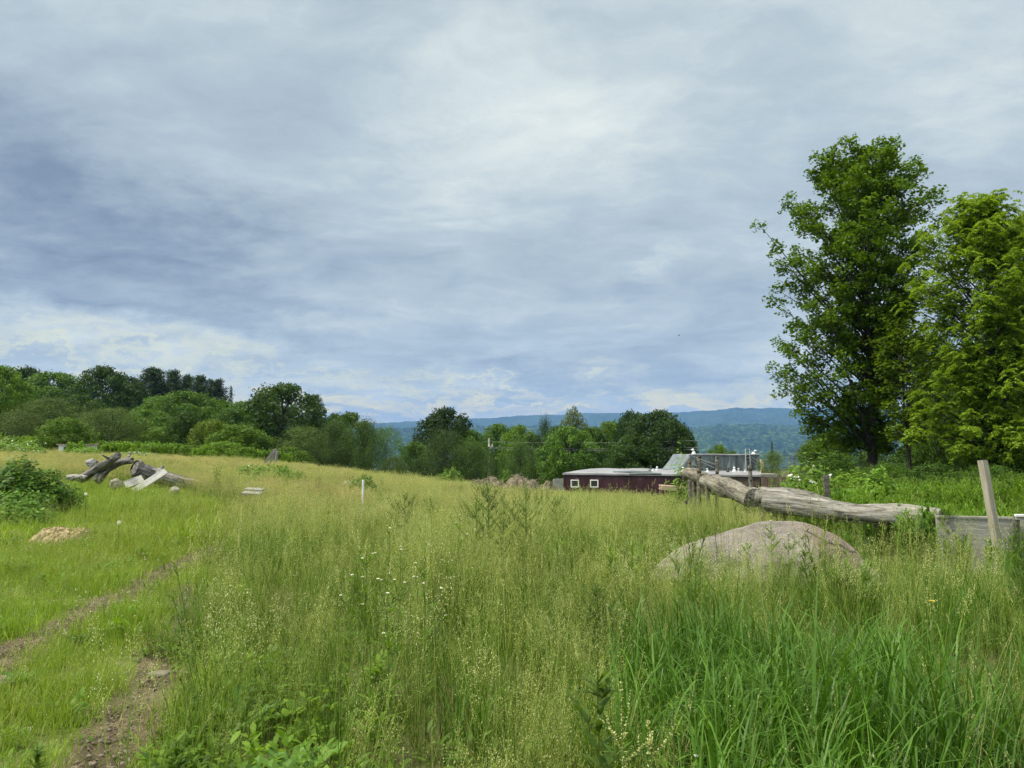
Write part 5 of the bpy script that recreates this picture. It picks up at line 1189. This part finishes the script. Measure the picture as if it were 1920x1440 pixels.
def heap(name, label, cat, px, Y, wpx, top, mat, seed, dep=1.2, amp=.22, twigs=0):
    p = at(px, top, Y); g = gzf(p.x, Y) - .15; w = wpx / F * Y / 2; H = p.z - g
    o = empty(name, (p.x, Y, g)); tag(o, label, cat); rg = np.random.default_rng(seed)
    nx, ny = 70, 24; V = []; ph = rg.uniform(0, 6, 8)
    for j in range(ny):
        for i in range(nx):
            u, v_ = i / (nx - 1) * 2 - 1, j / (ny - 1) * 2 - 1; e = max(0, 1 - (abs(u) ** 2.2 + v_ * v_)) ** .5
            h = e ** .7 * (.86 + .07 * math.sin(u * 6 + ph[0]) + .05 * math.sin(u * 15 + ph[1]) * math.cos(v_ * 4 + ph[2]) + rg.normal(0, .025)) if e > 0 else -.05
            V.append((u * w + rg.normal(0, .01), v_ * dep + rg.normal(0, .02), h * H * 1.05))
    m = MB(); m.add(V, [(j * nx + i, j * nx + i + 1, (j + 1) * nx + i + 1, (j + 1) * nx + i) for j in range(ny - 1) for i in range(nx - 1)], 0); link('mound', m.mesh('mound', mat), o)
    if twigs:
        m = MB()
        for k in range(twigs):
            c = np.array(V[rg.integers(nx * 4, nx * 14)]); a = rg.uniform(0, 6.28); L = rg.uniform(.1, .35); m.tube([c, c + np.array([L * math.cos(a), L * math.sin(a) * .5, L * rg.uniform(-.1, .35)])], [.018, .008], 4, cap=False)
        link('sticks', m.mesh('sticks', mat), o)
    return o
heap('soil_heap', 'dark brown mulch heap left of the grey timber frame', 'heap', 437, 49, 118, 863, M_brownsoil, 31, 1.2, .2, 60)
heap('soil_heap', 'low left tail of dark brown soil behind the field grass', 'heap', 388, 50, 60, 863, M_brownsoil, 32, 1.0, .2, 30)
heap('brush_heap', 'beige brush heap with a bushy green top, right of the pair', 'heap', 975, 40, 78, 890, M_mulch, 33, 1.3, .25, 90)
heap('brush_heap', 'lower beige brush heap left of the other beige heap', 'heap', 915, 40.5, 74, 893, M_mulch, 34, 1.3, .25, 90)
heap('brush_heap', 'small pale heap beside the left end of the shed', 'heap', 1026, 42, 44, 901, M_mulch, 36, .6, .25)
heap('chip_heap', 'pale tan wood chip patch in the grass at the left', 'heap', 122, 12.6, 112, 985, M_straw, 37, .6, .1)
heap('chip_heap', 'smaller tan chip patch cut by the left edge of the photo', 'heap', 25, 13.2, 60, 994, M_straw, 38, .4, .1)
# white stake, timber frame
p = at(681, 900, 17); g = gzf(p.x, 17) - .2; m = MB(); m.tube([(0, 0, 0), (0, 0, p.z - g)], .026, 10); o = empty('white_stake', (p.x, 17, g)); tag(o, 'thin white plastic stake upright in the open field', 'stake'); link('pipe', m.mesh('pipe', M_white), o)
Yf = 47; o = empty('timber_frame', tuple(at(508, 874, Yf))); tag(o, 'grey weathered triangular timber frame standing at the field edge', 'timber frame')
def beam(par, a, b, w, th, name='beam', mat=None, org=None):
    a = Vector(a) - org; b = Vector(b) - org; d = b - a; m = MB(); q = d.to_track_quat('X', 'Z').to_matrix(); m.box(tuple((a + b) / 2), (d.length, th, w), rot=q); return link(name, m.mesh(name, mat or M_plank), par)
og = Vector(o.location)
for (a, b, w) in (((492, 874), (513, 846), .16), ((513, 846), (519, 846), .3), ((519, 846), (516, 878), .20), ((505, 872), (515, 850), .12), ((496, 873), (516, 874), .14)):
    bb = beam(o, at(*a, Yf), at(*b, Yf + .1), w, .12, org=og); bb.color = (.62, .6, .6, 1)
# trailer
p = at(146, 844, 58); o = empty('trailer', (p.x, 58, p.z - 1.08), R(4)); tag(o, 'white trailer with dark openings half hidden behind the small bright tree', 'trailer')
m = MB(); m.box((0, 0, .95), (2.1, 1.6, 1.0)); link('body', m.mesh('body', M_white), o)
m = MB(); m.box((0, 0, 1.5), (2.3, 1.8, .08)); link('roof', m.mesh('roof', noise_mat('rusty_roof', [(.3, (.28, .14, .10)), (.7, (.6, .5, .45))], 3, bump=0)), o)
for x in (-.45, .25, .8): m = MB(); m.box((x, -.81, 1.15), (.42, .03, .4)); link('window', m.mesh('window', M_black), o)
for x in (-.6, .6): m = MB(); m.tube([(x, -.75, .3), (x, -.6, .3)], .28, 14); link('wheel', m.mesh('wheel', M_black), o)

# utility pole and wires
Yp = 116; p = at(917, 821, Yp); g = gzf(p.x, Yp); o = empty('utility_pole', (p.x, Yp, g)); tag(o, 'pale wooden utility pole with a crossarm in front of the far trees', 'utility pole')
H = p.z - g; M_pole = noise_mat('pale_pole', [(.3, (.36, .32, .26)), (.7, (.55, .5, .42))], 4, bump=0)
m = MB(); m.tube([(0, 0, -.5), (0, 0, H)], [.2, .15], 8); link('mast', m.mesh('mast', M_pole), o)
za = at(917, 838, Yp).z - g; m = MB(); m.box((0, -.2, za), (1.15, .14, .16)); link('crossarm', m.mesh('crossarm', M_pole), o)
for x in (-.5, .5, 0): m = MB(); m.tube([(x, -.2, za + .08), (x, -.2, za + .42)], [.1, .07], 6); link('insulator', m.mesh('insulator', M_white), o)
for k, (y0, y1, lab) in enumerate([(828, 826, 'upper power wire running right from the utility pole'), (838, 839, 'middle power wire running right from the utility pole'), (841, 843, 'lowest power wire running right from the utility pole')]):
    a = at(918, y0, Yp - .4); b = at(1310, y1, 88); t = np.linspace(0, 1, 20)[:, None]; P = np.array(a) * (1 - t) + np.array(b) * t; P[:, 2] -= (np.sin(t[:, 0] * math.pi) * .25)
    m = MB(); m.tube(P - np.array(a), .009, 5); tag(link('power_wire', m.mesh('power_wire', M_metal), loc=a), lab, 'wire', 'power wires on the utility pole')

# ------------------------------------------------------------------ bushes with big leaves, blossoms and single plants
def leafy_mound(name, label, px, top, Y, wpx, mat, n=2600, leaf=.07, seed=0, twigs=14, cat='shrub', group=None, flowers=0, fl=.03, dep=None, ground_base=True, spiky=.12):
    p = at(px, top, Y); g = gzf(p.x, Y); H = p.z - g; w = wpx / F * Y / 2; dp = dep or w * .8; rg = np.random.default_rng(seed)
    o = empty(name, (p.x, Y, g)); tag(o, label, cat, group)
    d = sph(n); d[:, 2] = np.abs(d[:, 2]) * .98 + .02; k = 1 + .18 * np.sin(d[:, 0] * 5 + seed) * np.cos(d[:, 1] * 4 + 1) + .10 * np.sin(d[:, 0] * 13) * np.sin(d[:, 2] * 9 + seed)
    rad = k * (1 - .4 * rng.random(n) ** 2 + spiky * rng.random(n) ** 3); C = d * rad[:, None] * np.array([w, dp, H / 1.05])
    s = Soup(); s.add(leafquads(C, d * .6 + rng.normal(0, .4, (n, 3)) + np.array([0, -.25, .7]), U(.7, 1.3, n) * leaf, .95), 0)
    link('leaves', s.mesh('leaves', mat), o)
    m = MB()
    for i in range(twigs + 8):
        a = rg.uniform(0, 6.28); q = rg.uniform(.1, .9); e = np.array([w * q * math.cos(a), dp * q * math.sin(a), H * math.sqrt(max(.05, 1 - q * q)) * rg.uniform(.8, 1.25 if i < twigs else .9)])
        m.tube([(e[0] * .2, e[1] * .2, 0), e * np.array([.6, .6, .6]), e], [.008, .006, .002], 5, cap=False)
    link('stems', m.mesh('stems', M_twig), o)
    if flowers:
        f = Soup(); idx = rng.integers(0, n, flowers); cc = C[idx] * 1.04; q = np.repeat(cc, 5, 0) + rng.normal(0, fl * .4, (flowers * 5, 3)); f.add(leafquads(q, sph(len(q)) + np.array([0, -.5, .8]), fl, .8), 0); link('blossoms', f.mesh('blossoms', M_petal), o)
    return o
leafy_mound('bramble_mound', 'big dark leafy bramble mound at the left edge of the photo', 40, 868, 16.4, 156, M_vine, 5200, .085, 1, 12)
leafy_mound('bramble_mound', 'lower leafy spread in front of the big bramble mound', -5, 918, 14.5, 190, M_vine, 3600, .07, 2, 4)
leafy_mound('bramble_mound', 'thin bramble skirt between the mound and the log pile', 120, 905, 17.0, 90, M_gold, 1300, .07, 3, 10)
leafy_mound('low_shrub', 'low spreading green shrub in the field right of the pile', 505, 873, 27, 130, M_gold, 5200, .10, 4, 8, flowers=10, fl=.05)
leafy_mound('low_shrub', 'small round shrub beside the white stake', 683, 891, 22, 50, M_fern, 1100, .08, 5, 4)
leafy_mound('low_shrub', 'green topped weedy mound left of the beige brush heaps', 845, 879, 46, 52, M_gold, 1500, .12, 6, 3)
leafy_mound('low_shrub', 'green weeds growing on the beige brush heap', 950, 884, 41, 26, M_gold, 700, .12, 7, 2)
leafy_mound('low_shrub', 'bright leafed sapling at the far end of the log fence', 1277, 888, 19.2, 46, M_gold, 900, .09, 8, 10, spiky=.5)
leafy_mound('blossom_shrub', 'white blossoming shrub below the left edge trees', 30, 826, 54, 110, M_gold, 2600, .14, 9, 4, flowers=110, fl=.07, dep=1.2)
leafy_mound('blossom_shrub', 'cream blossoming shrub just behind the curved dark log', 256, 847, 52, 60, M_gold, 1800, .13, 10, 2, flowers=150, fl=.07, dep=1.0)
leafy_mound('blossom_shrub', 'low green shrub row end beside the white trailer', 158, 838, 55, 70, M_gold, 1800, .13, 11, 2, dep=1.2)
leafy_mound('lily_clump', 'tall clump of white flowers behind the log fence', 1512, 876, 19, 84, M_gold, 1500, .12, 12, 6, flowers=60, fl=.075, dep=.7, cat='flowers', spiky=.35)
leafy_mound('weed_mound', 'lush bright green leafy hump behind the longest log', 1636, 886, 17.0, 110, M_gold, 3200, .09, 13, 4, cat='plant')
leafy_mound('weed_mound', 'green leafy growth at the foot of the tall maple', 1580, 893, 22, 90, M_gold, 2000, .11, 14, 2, cat='plant')

def weed(name, label, px, top, Y, seed, nl=40, ll=.09, lw=.014, br=5, flowers=0, mat=M_gold, fm=None, group=None, lean=.05, lat=.35, start=.15, sw=.004, cat='wild plant', fsize=.0052, Hmin=None):
    p = at(px, top, Y); g = gzf(p.x, Y) - .01; H = p.z - g; rg = np.random.default_rng(seed); o = empty(name, (p.x, Y, g)); tag(o, label, cat, group)
    st = MB(); s = Soup(); tips = []
    t = np.linspace(0, 1, 9); a0 = rg.uniform(0, 6.28); A = np.stack([lean * H * np.sin(t * 1.4) * math.cos(a0), lean * H * np.sin(t * 1.4) * math.sin(a0), t * H], -1); A[:, :2] -= A[-1, :2]
    st.tube(A, np.linspace(sw, sw * .4, 9), 5, cap=False); axes = [(A, 1.0)]; tips.append(A[-1])
    for i in range(br):
        z = rg.uniform(.45, .9); b = np.array([np.interp(z, t, A[:, k]) for k in range(3)]); L = H * lat * (1.15 - z) * rg.uniform(.7, 1.2); a = i * 2.4 + rg.uniform(-.4, .4)
        e = b + np.array([L * .75 * math.cos(a), L * .75 * math.sin(a), L * .85]); e[2] = min(e[2], H * 1.0); B = bez(b, (b + e) / 2 + np.array([L * .1 * math.cos(a), L * .1 * math.sin(a), -.02]), e, 6)
        st.tube(B, np.linspace(sw * .6, sw * .25, 6), 4, cap=False); axes.append((B, .7)); tips.append(e)
    for B, k in axes:
        n = int(nl * k * (1 if k == 1 else .5)); u = rg.uniform(start if k == 1 else .1, 1, n); tt = np.linspace(0, 1, len(B)); C = np.stack([np.interp(u, tt, B[:, j]) for j in range(3)], -1)
        q, _ = ribbons(C, rg.uniform(0, 6.28, n), ll * rg.uniform(.6, 1.2, n) * k * (1.25 - .6 * u), rg.uniform(.55, 1.15, n), rg.uniform(.1, .8, n), lw * rg.uniform(.8, 1.2, n) * (1.2 - .5 * u) * k, 4, 1.3, 'leaf'); s.add(q, 0, np.repeat(rng.random(n), 4))
    link('stem', st.mesh('stem', M_stalk), o); link('leaves', s.mesh('leaves', mat), o)
    if flowers:
        for tp in tips:
            if name == 'fleabane' and rg.random() < .45: continue
            for j in range(max(1, flowers)):
                c = tp + rg.normal(0, .018, 3) * (j > 0); a = np.linspace(0, 6.28, 12, endpoint=False); f = Soup(); D_ = np.stack([np.cos(a), np.sin(a), .25 + 0 * a], -1)
                f.add(leafquads(c + D_ * fsize, np.array([0, -.3, 1.0]) + rng.normal(0, .15, (12, 3)), fsize * 1.5, .5, up=D_ * 3), 0)
                fo = link('flower', f.mesh('flower', fm or M_petal), o); m = MB(); m.lathe([(.001, -.002), (fsize * .45, 0), (.001, .004)], 8, tuple(c + np.array([0, 0, .003]))); link('flower_centre', m.mesh('flower_centre', M_yellow), fo)
    return o
FB = 'white flowered fleabane stems in the near meadow'
for k, (px, top, Y, lab) in enumerate([(688, 1022, 4.3, 'fleabane with small white flowers, left of the tallest one'), (731, 990, 4.2, 'tallest fleabane topped with several white flower heads'), (752, 1030, 4.5, 'branching fleabane just right of the tallest one'), (797, 1034, 4.0, 'fleabane with one white head, right end of the near row'),
        (660, 1078, 3.9, 'short fleabane at the left end of the near row'), (727, 1112, 3.6, 'lowest fleabane with a single bright flower'), (862, 965, 6.2, 'slim fleabane between the tall row and the dark feathery weeds'), (1262, 1330, 2.5, 'small white flowered weed at the left edge of the broad bladed patch')]):
    weed('fleabane', lab, px, top, Y, 100 + k, nl=34, ll=.085, lw=.011, br=6, flowers=1, group=FB, mat=M_gold, sw=.004, lat=.3)
MW = 'dark feathery leaved weeds in the meadow'
for k, (px, top, Y, lab) in enumerate([(915, 902, 8.0, 'tallest dark feathery weed near the centre of the meadow'), (945, 925, 7.6, 'dark feathery weed right of the tallest one'), (985, 910, 8.4, 'airy feathery weed rightmost of the three by the centre'), (893, 935, 7.8, 'low feathery weed left of the tallest one'),
        (758, 925, 9.5, 'thin feathery weed with nodding tips left of the centre group'), (1045, 930, 10, 'small feathery weed between the centre group and the shed windows'), (1575, 1075, 6.4, 'dark narrow leaved weed in front of the right end of the boulder'), (1120, 1100, 5.2, 'dark leafy weed left of the broad bladed patch')]):
    weed('feathery_weed', lab, px, top, Y, 200 + k, nl=70, ll=.10, lw=.0095, br=20, group=MW, mat=M_fern, lat=.62, start=.25, sw=.005)
YW = 'bright leafy weeds before the boulder'
for k, (px, top, Y, lab) in enumerate([(1445, 976, 7.4, 'tallest bright weed rising across the middle of the boulder'), (1400, 1012, 7.0, 'bright weed at the left of the tallest one before the boulder'), (1478, 1000, 7.6, 'thin bright weed right of the tallest one before the boulder')]):
    weed('leafy_weed', lab, px, top, Y, 300 + k, nl=60, ll=.085, lw=.012, br=7, flowers=1, group=YW, mat=M_gold, lat=.35)
weed('leafy_weed', 'bright arching leafed weed below the dark cut end of the log', 1757, 990, 8.6, 320, nl=70, ll=.16, lw=.02, br=0, mat=M_gold)
weed('leafy_weed', 'weed with broad leaves at the front centre of the field', 1120, 1255, 2.7, 321, nl=46, ll=.13, lw=.026, br=3, mat=M_fern)
weed('sorrel', 'reddish green seed spike at the front, left of the broad bladed patch', 1165, 1270, 2.5, 322, nl=90, ll=.014, lw=.010, br=7, mat=M_seed, lat=.4, sw=.003)
weed('sorrel', 'second seed spike nearest the broad bladed patch', 1215, 1335, 2.3, 323, nl=90, ll=.014, lw=.010, br=7, mat=M_seed, lat=.4, sw=.003)
weed('leafy_weed', 'leafy weed below the fleabanes with broad pointed leaves', 705, 1230, 3.8, 324, nl=40, ll=.12, lw=.026, br=4, mat=M_gold)
weed('leafy_weed', 'narrow leaved weed beside the right rut at the bottom', 330, 1385, 3.3, 325, nl=50, ll=.08, lw=.014, br=4, mat=M_gold)
weed('leafy_weed', 'leafy weed in the short grass between the ruts', 70, 1400, 3.7, 326, nl=30, ll=.07, lw=.016, br=2, mat=M_gold)
for k, (px, top, Y, lab) in enumerate([(1570, 990, 7.6, 'dead forked stalk over the right of the boulder'), (1535, 1005, 7.3, 'dead thin stalk left of the forked one over the boulder'), (1287, 942, 10.5, 'dead stalk with a dark seed head before the lumber'), (1340, 985, 8.0, 'dead brown stalk at the left slope of the boulder')]):
    p = at(px, top, Y); g = gzf(p.x, Y); H = p.z - g; m = MB(); rg = np.random.default_rng(400 + k); m.tube([(0, 0, 0), (.02, 0, H * .5), (0, 0, H)], [.004, .003, .0015], 5)
    for j in range(7 if k != 2 else 0):
        z = H * rg.uniform(.4, .9); a = rg.uniform(0, 6.28); L = rg.uniform(.06, .22); m.tube([(.015, 0, z), (.015 + L * .5 * math.cos(a), L * .5 * math.sin(a), z + L)], [.002, .001], 4)
    o = empty('dead_stalk', (p.x, Y, g)); tag(o, lab, 'dead plant', 'dead brown stalks in the meadow'); link('stem', m.mesh('stem', M_dark), o)
    if k == 2: m = MB(); m.lathe([(.002, -.03), (.02, -.01), (.018, .02), (.002, .035)], 8, (0, 0, H)); link('seed_head', m.mesh('seed_head', M_dark), o)
# dock plants with big leaves
def rosette(name, label, px, py, Y, n, ll, lw, seed, mat=M_dock, lean=(.75, 1.3), group=None):
    p = at(px, py, Y); g = gzf(p.x, Y) + .02; s = Soup(); o = empty(name, (p.x, Y, g)); tag(o, label, 'wild plant', group)
    for i in range(n):
        a = np.array([i * 2.4 + random.uniform(-.3, .3)]); L = np.array([ll * random.uniform(.7, 1.15)]); w = lw * random.uniform(.8, 1.15); sgn = random.uniform(*lean); cu = random.uniform(.2, .9); tone = random.random()
        sk, P = ribbons(np.zeros((1, 3)), a, L * .3, np.array([sgn * .6]), np.array([.2]), np.array([.008]), 3, 1.2, 'stem'); s.add(sk, 0, .2)
        b = P[:, -1]
        q, P2 = ribbons(b, a, L, np.array([sgn]), np.array([cu]), np.array([w]), 10, 1.5, 'leaf')
        # two halves folded along the midrib with a wavy margin
        side = np.array([-math.sin(a[0]), math.cos(a[0]), 0]); M_ = (q[:, 0] + q[:, 1]) / 2; M2 = (q[:, 3] + q[:, 2]) / 2
        wv = .010 * np.sin(np.arange(11) * 2.1 + i); up = np.array([0, 0, 1.0]); fold = w * .18
        Lh = q.copy(); Lh[:, 1] = M_; Lh[:, 2] = M2; Lh[:, 0] += up * (fold + wv[:10, None]); Lh[:, 3] += up * (fold + wv[1:, None])
        Rh = q.copy(); Rh[:, 0] = M_; Rh[:, 3] = M2; Rh[:, 1] += up * (fold - wv[:10, None]); Rh[:, 2] += up * (fold - wv[1:, None])
        s.add(Lh, 0, tone); s.add(Rh, 0, min(1, tone + .12))
    link('leaves', s.mesh('leaves', mat), o); return o
DG = 'broad leaved dock plants at the bottom of the photo'
for k, (px, py, Y, n, ll, lw, lab) in enumerate([(560, 1400, 3.45, 9, .24, .085, 'large dock plant with crinkled pale leaves at the bottom centre left'), (500, 1425, 3.1, 7, .2, .075, 'dock plant nearest the bottom edge, left of the largest'), (455, 1290, 4.2, 7, .2, .08, 'dock plant higher up the slope beside the tall grass'), (640, 1435, 3.2, 7, .2, .07, 'dock plant at the bottom edge right of the largest'), (405, 1330, 3.9, 6, .16, .07, 'small dock plant nearest the right rut')]):
    rosette('dock_plant', lab, px, py, Y, n, ll, lw, 500 + k, group=DG)
rosette('plantain', 'small rosette of leaves in the short grass at the left edge', 40, 1290, 5.0, 7, .12, .05, 510)
rosette('plantain', 'flat leaf rosette between the two ruts', 155, 1210, 6.0, 8, .12, .05, 511)
# dandelion clocks, yellow flower
for k, (px, py, Y, lab) in enumerate([(161, 926, 14.5, 'white dandelion clock before the bramble mound'), (223, 980, 10.5, 'white dandelion clock in short grass below the wood pile')]):
    p = at(px, py, Y); g = gzf(p.x, Y); o = empty('dandelion', (p.x, Y, g)); tag(o, lab, 'dandelion', 'dandelion clocks in the short grass')
    m = MB(); m.tube([(0, 0, 0), (.01, 0, (p.z - g) * .6), (0, 0, p.z - g)], .004, 5); link('stem', m.mesh('stem', M_stalk), o); s = Soup(); d = sph(160); s.add(leafquads(np.array([0, 0, p.z - g]) + d * .026, d + rng.normal(0, .5, (160, 3)), .014, .6), 0); link('seed_head', s.mesh('seed_head', M_petal), o)
weed('hawkweed', 'single yellow flower on a thin stem right of the boulder', 1748, 1127, 5.6, 330, nl=6, ll=.06, lw=.01, br=0, flowers=1, fm=M_yellow, fsize=.014)
# birds
for k, (px, py, Y, s_, lab) in enumerate([(1273, 629, 70, .38, 'small dark bird flying above the shed'), (750, 476, 85, .24, 'tiny dark bird high above the left of centre')]):
    p = at(px, py, Y); o = empty('bird', tuple(p), R(40 + 70 * k)); tag(o, lab, 'bird', 'birds in the sky'); m = MB()
    m.tube([(-s_ * .35, 0, 0), (-s_ * .15, 0, 0), (s_ * .15, 0, .01), (s_ * .28, 0, .02), (s_ * .36, 0, .01)], [.008, s_ * .08, s_ * .09, s_ * .05, .006], 8)
    for sg in (-1, 1): m.add([(s_ * .15, sg * s_ * .06, .02), (-s_ * .08, sg * s_ * .06, .02), (-s_ * .02, sg * s_ * .3, s_ * .2), (s_ * .14, sg * s_ * .3, s_ * .2), (-s_ * .12, sg * s_ * .55, s_ * .12)], [(0, 1, 2, 3), (3, 2, 4)], 0)
    link('body', m.mesh('body', M_dark), o)
